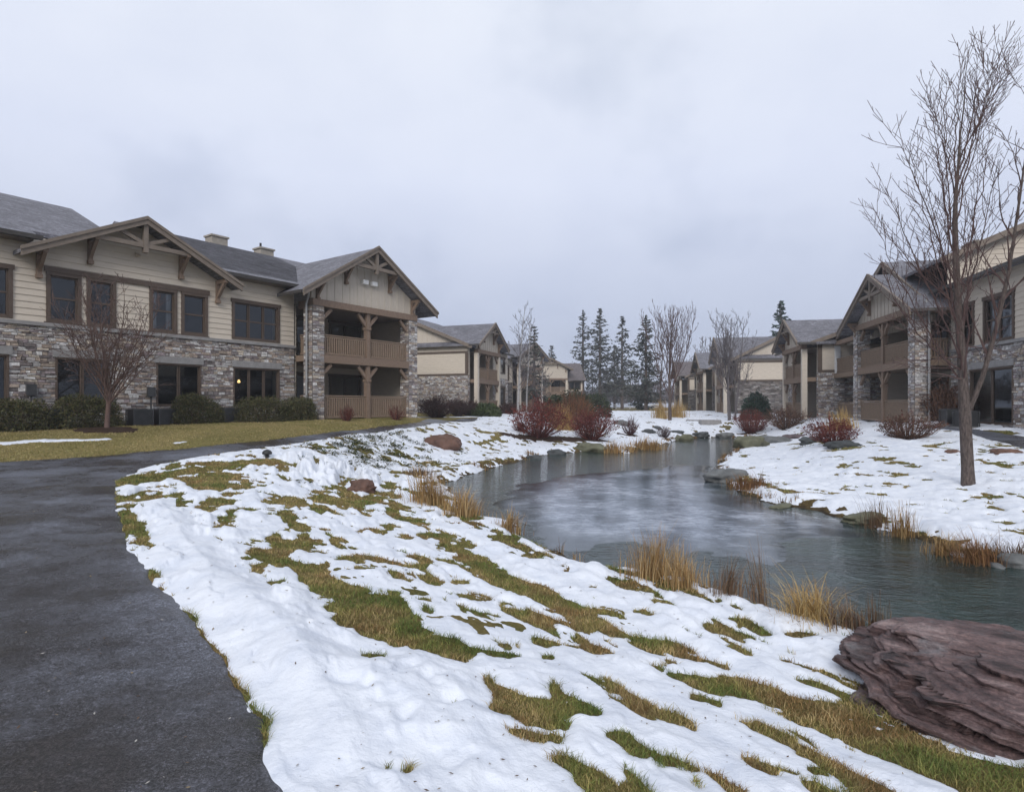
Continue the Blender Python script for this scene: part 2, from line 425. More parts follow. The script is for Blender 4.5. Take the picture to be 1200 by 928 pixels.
def big_rock_mat():
    m, nt, b = mat('layered_purple_rock', .55, .4)
    v = coords(nt, (1, 1, 1))
    lay = noise(nt, coords(nt, (.5, .8, 9), rot=(.05, -.09, .0)), 2.6, 9, .66); f = noise(nt, v, 2.2, 6, .65); fine = noise(nt, v, 30, 7, .85)
    c = ramp(nt, lay, [(.36, (.028,.017,.017)), (.44, (.095,.058,.055)), (.54, (.155,.10,.095)), (.66, (.27,.20,.19))])
    c = mixc(nt, ramp(nt, f, [(.56, (0,0,0)), (.70, (.7,.7,.7))]), c, (.19,.195,.205))
    c = mixc(nt, 1.0, c, ramp(nt, fine, [(.34, (.45,.45,.45)), (.5, (1,1,1)), (.66, (1.75,1.7,1.65))]), 'MULTIPLY')
    nt.links.new(c, b.inputs['Base Color'])
    nt.links.new(ramp(nt, f, [(.3, (.28,)*3), (.7, (.65,)*3)]), b.inputs['Roughness'])
    p = bump(nt, b, fine, .5, .015); q = bump(nt, b, lay, 1.0, .10, p); bump(nt, b, f, .3, .08, q)
    return m
M['bigrock'] = big_rock_mat()

# ------------------------------------------------------------------ ground sheets (fan-shaped grids, fine near the camera)
def fan(r0, r1, ratio, a0, a1, da):
    nr = int(math.log(r1/r0)/math.log(ratio))+1
    r = r0*(r1/r0)**(np.arange(nr)/(nr-1)); a = np.radians(np.arange(a0, a1+1e-6, da))
    R, A = np.meshgrid(r, a, indexing='ij')
    return R*np.sin(A), R*np.cos(A)
def grid_faces(n, m):
    i = np.arange(n-1)[:, None]*m+np.arange(m-1)[None, :]
    return np.stack([i, i+1, i+m+1, i+m], -1).reshape(-1, 4)[:, ::-1]
def keep_faces(V, Fq, ok):
    Fq = Fq[ok[Fq].any(1)]
    used = np.zeros(len(V), bool); used[Fq] = True
    idx = np.cumsum(used)-1
    return V[used], idx[Fq], used

def lawn_sd(x, y): return poly_sd(x, y, LAWN)

# bare patches in the snow: (px, py, half width in metres)
BARE = [
 [(300,645,.16),(340,662,.3),(400,690,.34),(440,720,.36),(480,748,.26),(540,762,.22),(592,766,.1)],
 [(360,668,.2),(420,650,.16),(470,662,.1)],
 [(395,760,.1),(440,768,.14)],
 [(462,592,.18),(490,612,.2),(530,640,.26),(560,662,.3),(610,690,.34),(660,705,.26),(705,735,.22),(770,758,.2),(845,780,.1)],
 [(520,655,.14),(560,672,.2),(640,700,.2)],
 [(640,752,.06),(690,760,.1)],
 [(795,793,.1),(830,800,.2),(880,808,.24),(930,828,.26),(1000,860,.30),(1060,884,.34),(1130,910,.36),(1200,935,.4),(1280,960,.45)],
 [(570,800,.1),(600,820,.16),(635,843,.12),(660,850,.06)],
 [(700,790,.07),(740,818,.12),(790,842,.14),(812,852,.06)],
 [(600,855,.03),(650,866,.05)],
 [(660,895,.07),(684,906,.1),(702,920,.1)],
 [(842,836,.08),(880,850,.11),(915,868,.1)],
 [(925,872,.06),(980,902,.12),(1040,930,.14)],
 [(792,890,.07),(830,905,.11),(868,930,.11)],
 [(700,860,.05),(740,874,.07)],[(880,890,.05),(930,905,.06)],
 [(140,575,.12),(150,600,.12),(165,625,.1)],
 [(250,765,.02),(275,795,.06),(300,835,.07),(330,880,.06),(350,915,.05)],
 [(150,566,.5),(200,556,.55),(260,546,.5),(320,540,.4)],[(215,560,.45),(260,572,.4),(250,556,.5)],
 [(455,565,.12),(462,582,.16)],
 [(250,632,.1),(300,640,.1)],[(230,650,.08),(290,655,.1)],[(210,612,.08),(260,618,.1)],[(280,600,.08),(330,603,.1)],[(350,600,.1),(390,608,.12)],[(300,668,.1),(330,690,.1)],
 [(560,720,.06),(600,735,.08)],[(490,700,.08),(500,715,.08)],[(560,520,.2),(590,508,.3),(560,505,.3)],[(480,556,.25),(510,552,.25)],
 [(520,548,.2),(600,540,.25)],[(740,528,.25),(780,524,.3)],
 [(1030,552,.18),(1060,556,.2)],[(1150,541,.3),(1180,546,.3)],[(1100,500,.4),(1180,508,.35)],[(1120,478,1),(1200,484,1)],[(905,592,.1),(935,597,.12)],
 [(1085,524,.2),(1110,520,.2)],[(860,560,.3),(900,570,.25),(935,578,.15)],[(995,607,.2),(1060,624,.25),(1150,655,.3),(1200,662,.3)],
 [(930,520,.3),(1000,525,.3)],[(585,612,.15),(650,650,.18)],[(485,578,.25),(560,607,.25)]]
BARE_W = [([gp(a, b) for a, b, _ in L], [c for _, _, c in L]) for L in BARE]
DARKMULCH = []
SNOW_LAWN = [[(0,520,.25),(40,517,.3),(120,515,.22)],[(208,519,.1),(220,517,.1)],[(490,489,.3),(560,488.5,.3)],[(1195,548,.3),(1200,549,.3)]]
SNOW_LAWN_W = [([gp(a, b) for a, b, _ in L], [c for _, _, c in L]) for L in SNOW_LAWN]
BAND_W = [gp(*p) for p in [(186,588),(212,630),(262,690),(330,765),(395,860)]]
MULCH = [[gp(*p) for p in [(604,511),(640,513.5),(700,516)]]]
BARE_W.append((MULCH[0], [.35, .75, .75])); BARE_W.append(([gp(1122,574), gp(1150,574)], [.10, .12]))
for q in [(880,508),(920,503),(978,521),(1064,515),(739,510),(778,514)]: BARE_W.append(([gp(q[0]-4,q[1]), gp(q[0]+4,q[1])], [.22, .22])); MULCH.append([gp(q[0]-4,q[1]), gp(q[0]+4,q[1])])
MULCH.append([(-9.81+.5834*k+.8122*.7, 27.3+.8122*k-.5834*.7) for k in (-22, -10, -.3)])
def mulch_d(x, y):
    d = np.full(np.shape(x), 1e9)
    for L in MULCH: d = np.minimum(d, seg_dist(x, y, L))
    return d+(fbm(x*2.5, y*2.5, 37, 3)-.5)*.5
STRK = math.atan2(-.9, .42)
def streak(x, y):
    c, s = math.cos(STRK), math.sin(STRK)
    return x*c+y*s, -x*s+y*c
def bare_dist(x, y):
    d = np.full(np.shape(x), 1e9)
    for L, R in BARE_W: d = np.minimum(d, seg_dist(x, y, L, R))
    return d
def snow_sd(x, y, pond=None, path=None):
    """positive where snow lies, roughly in metres from its rim"""
    pond = pond_sd(x, y) if pond is None else pond; path = path_sd(x, y) if path is None else path
    a, b = streak(x, y)
    r = np.hypot(x, y)
    sc = np.clip(r/6, .6, 4)                    # far patches are judged coarser
    wig = (fbm(a*1.7, b*3.8, 41, 4)-.5)*.95+(fbm(a*6, b*11, 43, 3)-.5)*.30+(fbm(x*17, y*17, 44, 2)-.5)*.10+(fbm(x*3.1, y*3.1, 47, 3)-.5)*.62
    d = bare_dist(x, y)+.06
    field = fbm(a*1.25, b*3.7, 55, 4)             # stray melt holes
    near = smooth(3.2, 5.5, y)*(1-smooth(0, 3.0, x-(.35*y-.5)))*(1-smooth(14, 20, y))
    holes = (.80-.155*near-field)*1.5
    leafy = (1-smooth(0, 2.6, np.hypot(x+4.2, y-20.5)/1.6))*.25
    holes2 = (.74+.07*smooth(4, 7, x)-leafy*.62-fbm(x*3.2, y*3.2, 61, 3))*1.2
    mid = np.exp(-((x+3.4)**2/5+(y-10.5)**2/14))
    holes3 = (.80-.215*mid-fbm(x*1.5+3, y*1.1+a*.3, 57, 4))*1.4
    s = np.minimum(np.minimum(np.minimum(d, holes), holes2+.02), holes3)+wig*np.clip(sc, .6, 1.6)*.42
    s = np.minimum(s, -path+.015+.15*(fbm(x*2.6, y*2.6, 14, 3)-.5))
    s = np.minimum(s, -pond-.03+.3*(fbm(x*1.5, y*1.5, 18, 3)-.42))
    band = -seg_dist(x, y, BAND_W, [.22, .34, .42, .45, .42])+.22*(fbm(x*2.4, y*2.4, 63, 3)-.5)
    s = np.where((path < -.02), np.maximum(s, np.minimum(band, -path-.03)), s)
    lawn = lawn_sd(x, y)
    patch = np.full(np.shape(x), -9.)
    for L, R in SNOW_LAWN_W: patch = np.maximum(patch, -seg_dist(x, y, L, R))
    s = np.where(lawn > -.2, np.minimum(patch+wig*.3, .25), s)
    return s

def snow_top(X, Y, Z, pt, s):
    r = np.hypot(X, Y)
    bank = (1-smooth(.2, 1.5, -pt))*smooth(3, 4, Y)*(1-smooth(9, 12, Y))
    a, b = streak(X, Y)
    lump = (fbm(X*1.2, Y*1.2, 21, 2)-.5)*.065+(fbm(X*5, Y*5, 23, 3)-.5)*.014+(fbm(a*1.6, b*5.0, 26, 4)-.5)*.05
    foot = np.clip((.33-vnoise(X*3.1, Y*3.1, 29))*3, 0, 1)*.03
    mound = .28*np.exp(-((X+4.7)**2/1.4+(Y-15.2)**2/2.2))+.16*np.exp(-((X+3.6)**2/1.6+(Y-14.2)**2/2))
    T = (.02+.05*smooth(0, .6, s)+.06*bank*smooth(.02, .4, s))*(1-np.exp(-np.maximum(s, 0)/.07))
    Zs = np.where(s > 0, Z+T+(lump-foot)*smooth(0, .22, s)+mound*smooth(0, .4, s), Z+np.maximum(s, -.3)*1.1)
    return Zs

def build_ground():
    # main sheet
    ang = np.radians(np.r_[np.arange(-180, -56, 4.), np.arange(-56, 56.01, .28), np.arange(60, 181, 4.)])
    r = np.geomspace(.35, 262, 380)
    R, A = np.meshgrid(r, ang, indexing='ij'); X = R*np.sin(A); Y = R*np.cos(A)
    pd = pond_sd(X, Y); Z = ground_h(X, Y, pd); pt = path_sd(X, Y)
    Z = np.where(pt > 0, Z-np.minimum(.06, pt*.4), Z)
    n1 = fbm(X*.7, Y*.7, 3, 4); n2 = fbm(X*3, Y*3, 4, 3)
    olive = np.array([.16,.135,.05]); straw = np.array([.24,.19,.085]); green = np.array([.09,.105,.03]); mud = np.array([.06,.045,.032])
    t = np.clip((n1-.35)/.3, 0, 1)[..., None]; u = np.clip((n2-.45)/.25, 0, 1)[..., None]
    C = olive*(1-t)+straw*t; C = C*(1-u*.5)+green*u*.5
    shore = smooth(-1.6, -.1, pd)[..., None]; C = C*(1-shore)+np.array([.10,.072,.035])*shore
    inside = (pd > 0)[..., None]; C = np.where(inside, mud*.7, C)
    far = smooth(32, 45, Y)[..., None]; C = C*(1-far*.4)+mud*far*.4
    lawn = smooth(0, .5, lawn_sd(X, Y))[..., None]; C = C*(1-lawn*.8)+(np.array([.18,.158,.062])*(1-t)+np.array([.26,.215,.095])*t)*lawn*.8
    mu = (1-smooth(.75, 1.0, mulch_d(X, Y)))[..., None]; C = C*(1-mu)+np.array([.05,.031,.023])*mu
    V = np.stack([X, Y, Z], -1).reshape(-1, 3)
    o = np_mesh('ground', V, grid_faces(*X.shape), M['ground'], col=C.reshape(-1, 3))
    tag(o, kind='structure')
    # asphalt
    X, Y = fan(1.0, 70, 1.011, -62, 62, .16)
    pt = path_sd(X, Y); Z = ground_h(X, Y)
    Zp = np.where(pt > 0, Z+.012*smooth(0, .1, pt)+.004*(fbm(X*1.2, Y*1.2, 88, 3)-.5)*4, Z+pt*.8)
    V = np.stack([X, Y, Zp], -1).reshape(-1, 3)
    V, Fq, _ = keep_faces(V, grid_faces(*X.shape), (pt > -.06).ravel())
    tag(np_mesh('path', V, Fq, M['asphalt']), kind='structure')
    # pond and ice
    mb = MB(); xs = [p[0] for p in POND]; ys = [p[1] for p in POND]
    X, Y = np.meshgrid(np.linspace(min(xs)-2, max(xs)+2, 120), np.linspace(min(ys)-2, max(ys)+2, 240), indexing='ij')
    pd = poly_sd(X, Y, POND); V = np.stack([X, Y, np.full(X.shape, WL)], -1).reshape(-1, 3)
    V, Fq, _ = keep_faces(V, grid_faces(*X.shape)[:, ::-1], (pd > -.9).ravel())
    tag(np_mesh('pond_water', V, Fq, M['water']), kind='structure')
    ice = [wp(*p) for p in [(575,590),(600,576),(612,566),(660,557),(700,553),(760,548),(800,543),(835,546),(836,560),(866,578),(905,593),(960,603),(1004,611),(1012,628),(960,634),(925,640),(912,648),(900,660),
            (870,656),(800,650),(745,636),(700,646),(650,640),(610,615)]]
    X, Y = fan(4.5, 36, 1.006, -20, 40, .12)
    sd = poly_sd(X, Y, ice)+(fbm(X*1.3, Y*1.3, 91, 4)-.5)*.9
    sd = np.minimum(sd, pond_sd(X, Y)+.25)
    Z = WL+.0045*smooth(0, .25, sd)-.0015+np.minimum(sd, 0)*.2
    V = np.stack([X, Y, Z], -1).reshape(-1, 3)
    V, Fq, used = keep_faces(V, grid_faces(*X.shape), (sd > -.03).ravel())
    thick = (smooth(0, 1.3, sd+(fbm(X*2.5, Y*2.5, 93, 4)-.5)*.8)*.95+.05).ravel()[used]
    tag(np_mesh('pond_ice', V, Fq, M['ice'], col=np.repeat(thick[:, None], 3, 1)), kind='structure')
    # snow
    X, Y = fan(1.7, 75, 1.0072, -54, 54, .11)
    pd = pond_sd(X, Y); pt = path_sd(X, Y); s = snow_sd(X, Y, pd, pt)
    Z = ground_h(X, Y, pd)
    Zs = snow_top(X, Y, Z, pt, s)
    V = np.stack([X, Y, Zs], -1).reshape(-1, 3)
    V, Fq, _ = keep_faces(V, grid_faces(*X.shape), (s > -.02).ravel())
    tag(np_mesh('snow', V, Fq, M['snow']), kind='stuff', label='patchy melting snow lying over the banks and lawns', cat='snow')

def build_grass():
    def blades(x, y, h, w, C, lean=.5):
        n = len(x); z = ground_h(x, y)
        ph = rng.uniform(0, 2*np.pi, n); dx = np.cos(ph); dy = np.sin(ph)
        ph2 = rng.uniform(0, 2*np.pi, n); l = rng.uniform(.1, 1, n)*lean*h
        ex = np.cos(ph2)*l; ey = np.sin(ph2)*l
        w2 = w/2
        P = np.stack([np.stack([x-dx*w2, y-dy*w2, z-.01], -1), np.stack([x+dx*w2, y+dy*w2, z-.01], -1),
                      np.stack([x+dx*w2*.7+ex*.35, y+dy*w2*.7+ey*.35, z+h*.6], -1), np.stack([x-dx*w2*.7+ex*.35, y-dy*w2*.7+ey*.35, z+h*.6], -1),
                      np.stack([x+ex+dx*w2*.15, y+ey+dy*w2*.15, z+h], -1), np.stack([x+ex-dx*w2*.15, y+ey-dy*w2*.15, z+h], -1)], 1)
        b = (np.arange(n)*6)[:, None]
        Fq = np.stack([b+np.array([0,1,2,3]), b+np.array([3,2,4,5])], 1).reshape(-1, 4)
        return P.reshape(-1, 3), Fq, np.repeat(C, 6, 0)
    pal = np.array([[.22,.14,.06],[.33,.25,.12],[.25,.205,.075],[.18,.175,.055],[.13,.155,.042],[.085,.12,.03]])
    # bare patches in the snow and along the path edge
    n = 620000
    r = np.exp(rng.uniform(np.log(2.2), np.log(30), n)); a = np.radians(rng.uniform(-46, 46, n))
    x = r*np.sin(a); y = r*np.cos(a)
    pd = pond_sd(x, y); pt = path_sd(x, y); s = snow_sd(x, y, pd, pt); lw = lawn_sd(x, y)
    ok = (s < .012) & (pd < -.1) & (pt < -.0) & (mulch_d(x, y) > .85)
    x, y, r, pd, lw = x[ok], y[ok], r[ok], pd[ok], lw[ok]
    n = len(x)
    pick = np.clip((fbm(x*2.8, y*2.8, 66, 3)-.22)/.56*5.4+rng.normal(0, .75, n), 0, 5).astype(int)
    tuft = fbm(x*4.5, y*4.5, 68, 3)
    C = pal[pick]*rng.uniform(.6, 1.45, (n, 1))*(.65+.8*fbm(x*9, y*9, 67, 2))[:, None]
    L = (lw > 0)
    C[L] = (np.array([[.20,.185,.065],[.36,.29,.14],[.25,.215,.085],[.30,.24,.115]])[np.clip((fbm(x*.8, y*.8, 69, 4)-.3)/.4*3.2+rng.normal(0, .9, n), 0, 3).astype(int)]*rng.uniform(.7, 1.3, (n, 1)))[L]
    h = (.008+.046*tuft)*rng.uniform(.45, 1.3, n)*np.where(L, .8, 1)
    w = np.maximum(.0035, .00085*r)*rng.uniform(.7, 1.4, n)
    P, Fq, C = blades(x, y, h, w, C, 1.7)
    tag(np_mesh('grass', P, Fq, M['grass'], smooth=False, col=C), kind='stuff', label='short yellow green winter grass showing through the melting snow', cat='grass')
    # leafy dark-green ground cover by the brown boulder
    V = []; Fs = []; Cc = []
    n = 3800
    k = rng.integers(0, 120, n); kx = rng.normal(-4.5, 1.0, 120); ky = rng.normal(21.0, 2.6, 120); x = kx[k]+rng.normal(0, .13, n); y = ky[k]+rng.normal(0, .16, n)
    pt = path_sd(x, y); s = snow_sd(x, y); ok = (pt < -.2) & (pond_sd(x, y) < -.5) & (lawn_sd(x, y) < 0)
    x, y = x[ok], y[ok]; z = ground_h(x, y)+.035+rng.uniform(0, .07, len(x)); n = len(x)
    d1 = rng.normal(0, 1, (n, 3)); d1 /= np.linalg.norm(d1, axis=1)[:, None]; d1[:, 2] *= .5
    d2 = np.cross(d1, np.array([0.2, .1, 1.])); d2 /= np.linalg.norm(d2, axis=1)[:, None]
    c = np.stack([x, y, z], -1); sz = rng.uniform(.03, .075, (n, 1))
    P = np.stack([c-d1*sz, c+d2*sz*.5, c+d1*sz, c-d2*sz*.5], 1).reshape(-1, 3)
    Fq = (np.arange(n)*4)[:, None]+np.arange(4)
    C = np.repeat(np.array([[.035,.05,.014],[.06,.07,.02],[.09,.075,.03]])[rng.integers(0, 3, n)]*rng.uniform(.7, 1.3, (n, 1)), 4, 0)
    tag(np_mesh('ground_cover', P, Fq, M['grass'], smooth=False, col=C), kind='stuff', label='dark leafy ground cover poking through snow beside the path', cat='ground cover')
    # litter on the asphalt and the snow
    n = 1300
    r = np.exp(rng.uniform(np.log(2.4), np.log(16), n)); a = np.radians(rng.uniform(-44, 44, n)); x = r*np.sin(a); y = r*np.cos(a)
    pt = path_sd(x, y); pd = pond_sd(x, y); s = snow_sd(x, y, pd, pt)
    ok = (pd < -.15) & ((pt > .05) & (rng.random(n) < .55) | (s > .04) & (rng.random(n) < .62)); x, y, pt, s, r = x[ok], y[ok], pt[ok], s[ok], r[ok]; n = len(x)
    z = ground_h(x, y); z = np.where(pt > .05, z+.022, snow_top(x, y, z, pt, s)+.006)
    th = rng.uniform(0, 6.28, n); sz = rng.uniform(.003, .009, n)*np.clip(r/4, 1, 2); c = np.stack([x, y, z], -1)
    d1 = np.stack([np.cos(th), np.sin(th), rng.uniform(-.1, .3, n)], -1); d2 = np.stack([-np.sin(th), np.cos(th), rng.uniform(-.1, .3, n)], -1)
    q = sz[:, None]
    P = np.stack([c-d1*q*1.6, c+d2*q*.6, c+d1*q*1.6, c-d2*q*.6], 1).reshape(-1, 3); Fq = (np.arange(n)*4)[:, None]+np.arange(4)
    C = np.repeat(np.array([[.22,.17,.10],[.10,.06,.035],[.35,.33,.30]])[rng.integers(0, 3, n)], 4, 0)
    tag(np_mesh('leaf_litter', P, Fq, M['grass'], smooth=False, col=C), kind='stuff', label='tiny leaf scraps and grit lying on wet asphalt and snow', cat='litter')
build_ground(); build_grass()
# ------------------------------------------------------------------ building kit (local frame: x along the front, y inward, z up)
def strips(z0, z1, holes, step, zoff=0):
    zs = {z0, z1}
    k = math.ceil((z0-zoff)/step)
    while zoff+k*step < z1:
        if zoff+k*step > z0+.002: zs.add(zoff+k*step)
        k += 1
    for h in holes:
        for q in (h[2], h[3]):
            if z0 < q < z1: zs.add(q)
    zs = sorted(zs); return list(zip(zs[:-1], zs[1:]))
def spans(x0, x1, za, zb, holes):
    cur = [(x0, x1)]; zm = (za+zb)/2
    for h in holes:
        if h[2] < zm < h[3]:
            nxt = []
            for a, b in cur:
                if h[1] <= a or h[0] >= b: nxt.append((a, b)); continue
                if h[0] > a: nxt.append((a, h[0]))
                if h[1] < b: nxt.append((h[1], b))
            cur = nxt
    return cur
def lap_wall(mb, x0, x1, z0, z1, holes=(), step=.21, xl=None, xr=None):
    for za, zb in strips(z0, z1, holes, step, z0):
        k = math.floor((za-z0)/step+1e-6); f0 = (za-z0)/step-k; f1 = min(1, f0+(zb-za)/step)
        ya, yb = -.024*(1-f0), -.024*(1-f1)
        if xl: la, lb, ra, rb = xl(za), xl(zb), xr(za), xr(zb)
        else: la = lb = x0; ra = rb = x1
        if ra <= la: continue
        for a, b in spans(la, ra, za, zb, holes):
            a1 = lb if a == la else a; b1 = rb if b == ra else b
            if b1 < a1: a1 = b1 = (a1+b1)/2
            mb.quad((a, ya, za), (b, ya, za), (b1, yb, zb), (a1, yb, zb))
            if f0 < .01: mb.quad((a, .0, za), (b, .0, za), (b, ya, za), (a, ya, za))
STONES = [(.28,.255,.245),(.34,.315,.305),(.40,.385,.38),(.25,.20,.175),(.33,.27,.22),(.56,.545,.53),(.37,.30,.25),(.18,.155,.15),(.46,.40,.33),(.28,.235,.24),(.50,.485,.48)]
def stone_wall(mb, x0, x1, z0, z1, holes=(), rs=None, back=True, dep=.07):
    rs = rs or random.Random(int(abs(x0*31+z0*7+x1*13)*10)+5)
    if back:
        mb.col = (.16, .152, .145)
        for za, zb in strips(z0, z1, holes, 50):
            for a, b in spans(x0, x1, za, zb, holes): mb.quad((a, -.012, za), (b, -.012, za), (b, -.012, zb), (a, -.012, zb))
    z = z0
    while z < z1-.02:
        h = min(rs.choice([.05, .06, .075, .09, .12]), z1-z)
        zb = z+h
        cuts = [(z, zb)]
        for hh in holes:
            for q in (hh[2], hh[3]):
                n = []
                for a, b in cuts:
                    if a+.015 < q < b-.015: n += [(a, q), (q, b)]
                    else: n.append((a, b))
                cuts = n
        for a_, b_ in cuts:
            for s0, s1 in spans(x0, x1, a_, b_, holes):
                x = s0
                while x < s1-.01:
                    L = rs.uniform(.09, .34)
                    if s1-(x+L) < .12: L = s1-x
                    c = rs.choice(STONES); k = rs.uniform(.75, 1.22); mb.col = (c[0]*k, c[1]*k, c[2]*k)
                    d = rs.uniform(.02, dep*.8); g = .004; j = lambda: rs.uniform(-.011, .011)
                    xa, xb, zA, zB = x+g, x+L-g, a_+g, b_-g
                    if xb > xa and zB > zA:
                        mb.add([(xa,-.01,zA),(xb,-.01,zA),(xb,-.01,zB),(xa,-.01,zB),(xa+j()+.006,-d,zA+j()+.006),(xb+j()-.006,-d+j(),zA+j()+.006),(xb-.006+j(),-d+j(),zB-.006+j()),(xa+.006+j(),-d,zB-.006+j())],
                               [(4,5,6,7),(0,1,5,4),(1,2,6,5),(2,3,7,6),(3,0,4,7)])
                    x += L
        z = zb
    mb.col = None
def stone_pier(name, par, x0, x1, y0, y1, z0, z1, geo=True):
    mb = MB()
    if geo:
        W, D = x1-x0, y1-y0
        for o, ex, ey, L in (((x0,y0,0),(1,0,0),(0,1,0),W), ((x1,y1,0),(-1,0,0),(0,-1,0),W), ((x0,y1,0),(0,-1,0),(1,0,0),D), ((x1,y0,0),(0,1,0),(-1,0,0),D)):
            mb.frame(o, ex, ey); stone_wall(mb, 0, L, z0, z1, dep=.05)
        mb.frame(); mb.col = (.2, .19, .185); mb.box(x0, x1, y0, y1, z1-.01, z1+.04); mb.col = None
        return mb.build(name, M['stone'], par)
    mb.box(x0, x1, y0, y1, z0, z1); return mb.build(name, M['farstone'], par)

def window(par, x0, x1, z0, z1, lights=1, hung=False, trim=.10, glass='glass', cover=None, o=(0,0,0), ex=(1,0,0), ey=(0,1,0), name='window', head=.04):
    """x0..z1 is the hole in the wall; trim boards sit round it"""
    mb = MB().frame(o, ex, ey); t = trim
    mb.box(x0-t, x0+.015, -.055, .11, z0-t*.6, z1); mb.box(x1-.015, x1+t, -.055, .11, z0-t*.6, z1)
    mb.box(x0-t-head, x1+t+head, -.07, .11, z1-.01, z1+t+head); mb.box(x0+.016, x1-.016, -.05, .11, z0-t*.6, z0+.012)
    w = (x1-x0)/lights
    for k in range(lights):
        a, b = x0+k*w, x0+(k+1)*w
        mb.box(a+.012, a+.055, .02, .085, z0+.013, z1-.011); mb.box(b-.055, b-.012, .02, .085, z0+.013, z1-.011)
        mb.box(a+.056, b-.056, .021, .086, z0+.014, z0+.06); mb.box(a+.056, b-.056, .021, .086, z1-.06, z1-.012)
        if hung: zm = (z0+z1)/2; mb.box(a+.056, b-.056, .015, .084, zm-.03, zm+.03)
    f = mb.build(name, M['trim'], par)
    g = MB().frame(o, ex, ey); g.quad((x0, .06, z0), (x1, .06, z0), (x1, .06, z1), (x0, .06, z1)); g.build('pane', M[glass], f)
    if cover == 'curtain':
        c = MB().frame(o, ex, ey)
        for a, b in ((x0, x0+.28*(x1-x0)), (x1-.28*(x1-x0), x1)):
            n = 8
            for i in range(n):
                u, v = a+(b-a)*i/n, a+(b-a)*(i+1)/n; c.quad((u, .16+.03*(i % 2), z0), (v, .16+.03*((i+1) % 2), z0), (v, .16+.03*((i+1) % 2), z1), (u, .16+.03*(i % 2), z1))
        c.build('curtain', M['curtain'], f)
    elif cover == 'blind':
        c = MB().frame(o, ex, ey); n = int((z1-z0)/.06)
        for i in range(n):
            za = z0+i*.06; c.quad((x0, .15, za), (x1, .15, za), (x1, .18, za+.055), (x0, .18, za+.055))
        c.build('blind', M['blind'], f)
    elif cover == 'half':
        c = MB().frame(o, ex, ey); zm = z0+(z1-z0)*.42; c.box(x0, x1, .15, .16, zm, z1); c.build('curtain', M['curtain'], f)
    return f

def railing(par, a, b, z0, z1, o=(0,0,0), ex=(1,0,0), ey=(0,1,0), step=.125):
    mb = MB().frame(o, ex, ey)
    mb.box(a, b, -.05, .05, z1-.05, z1); mb.box(a, b, -.03, .03, z1-.14, z1-.08); mb.box(a, b, -.03, .03, z0, z0+.08)
    n = max(1, int(round((b-a)/step))); s = (b-a)/n
    for i in range(n):
        x = a+(i+.5)*s; mb.box(x-s*.29, x+s*.29, -.02, .02, z0+.05, z1-.1)
    return mb.build('railing', M['rail'], par)

def bracket(par, x, y, z, reach, drop, w=.13, side=0):
    """eave knee brace: wall leg, arm and strut"""
    mb = MB()
    mb.box(x-w/2, x+w/2, y-.12, y, z-drop, z); mb.box(x-w/2-.003, x+w/2+.003, y-reach, y-.121, z-.15, z-.002)
    mb.bar((x, y-.08, z-drop+.15), (x, y-reach+.1, z-.12), w*.8, .13)
    mb.box(x-w/2-.02, x+w/2+.02, y-.16, y-.001, z-drop-.1, z-drop+.02)
    return mb.build('bracket', M['timber'], par)

def gable_front(par, xc, zp, slope, half, y, ov, t=.26, truss=True, scale=1.0):
    """barge boards and truss of a gable whose front edge is at y"""
    hb = half+ov
    for sgn in (-1, 1):
        mb = MB()
        e = (xc+sgn*hb, zp-slope*hb)
        n = Vector((0, 0, 1))
        poly = [(xc, zp+.03), e, (e[0], e[1]-t*1.15), (xc, zp-t*1.15+.03)]
        if sgn < 0: poly = poly[::-1]
        mb.prism([(p[0], p[1]+.035) for p in poly], y-.06, y+.02)
        poly2 = [(xc, zp+.075), (e[0]+sgn*.04, e[1]+.045), (e[0]+sgn*.04, e[1]-.07), (xc, zp-.04)]
        if sgn < 0: poly2 = poly2[::-1]
        mb.prism(poly2, y-.105, y-.061)
        mb.build('barge_board', M['fascia'], par)
    if truss:
        mb = MB(); s = scale; zc = zp-1.02*s; hw = (1.02*s-.2)/slope
        ya = y+.10
        mb.bar((xc-hw, ya, zc), (xc+hw, ya, zc), .14, .16*s)
        mb.box(xc-.08*s, xc+.08*s, ya-.09, ya+.09, zc-.26*s, zp-.2)
        for sg in (-1, 1): mb.bar((xc+sg*.06, ya, zc+.08*s), (xc+sg*hw*.52, ya, zp-slope*hw*.52-.18), .11, .13*s)
        mb.build('truss', M['fascia'], par)

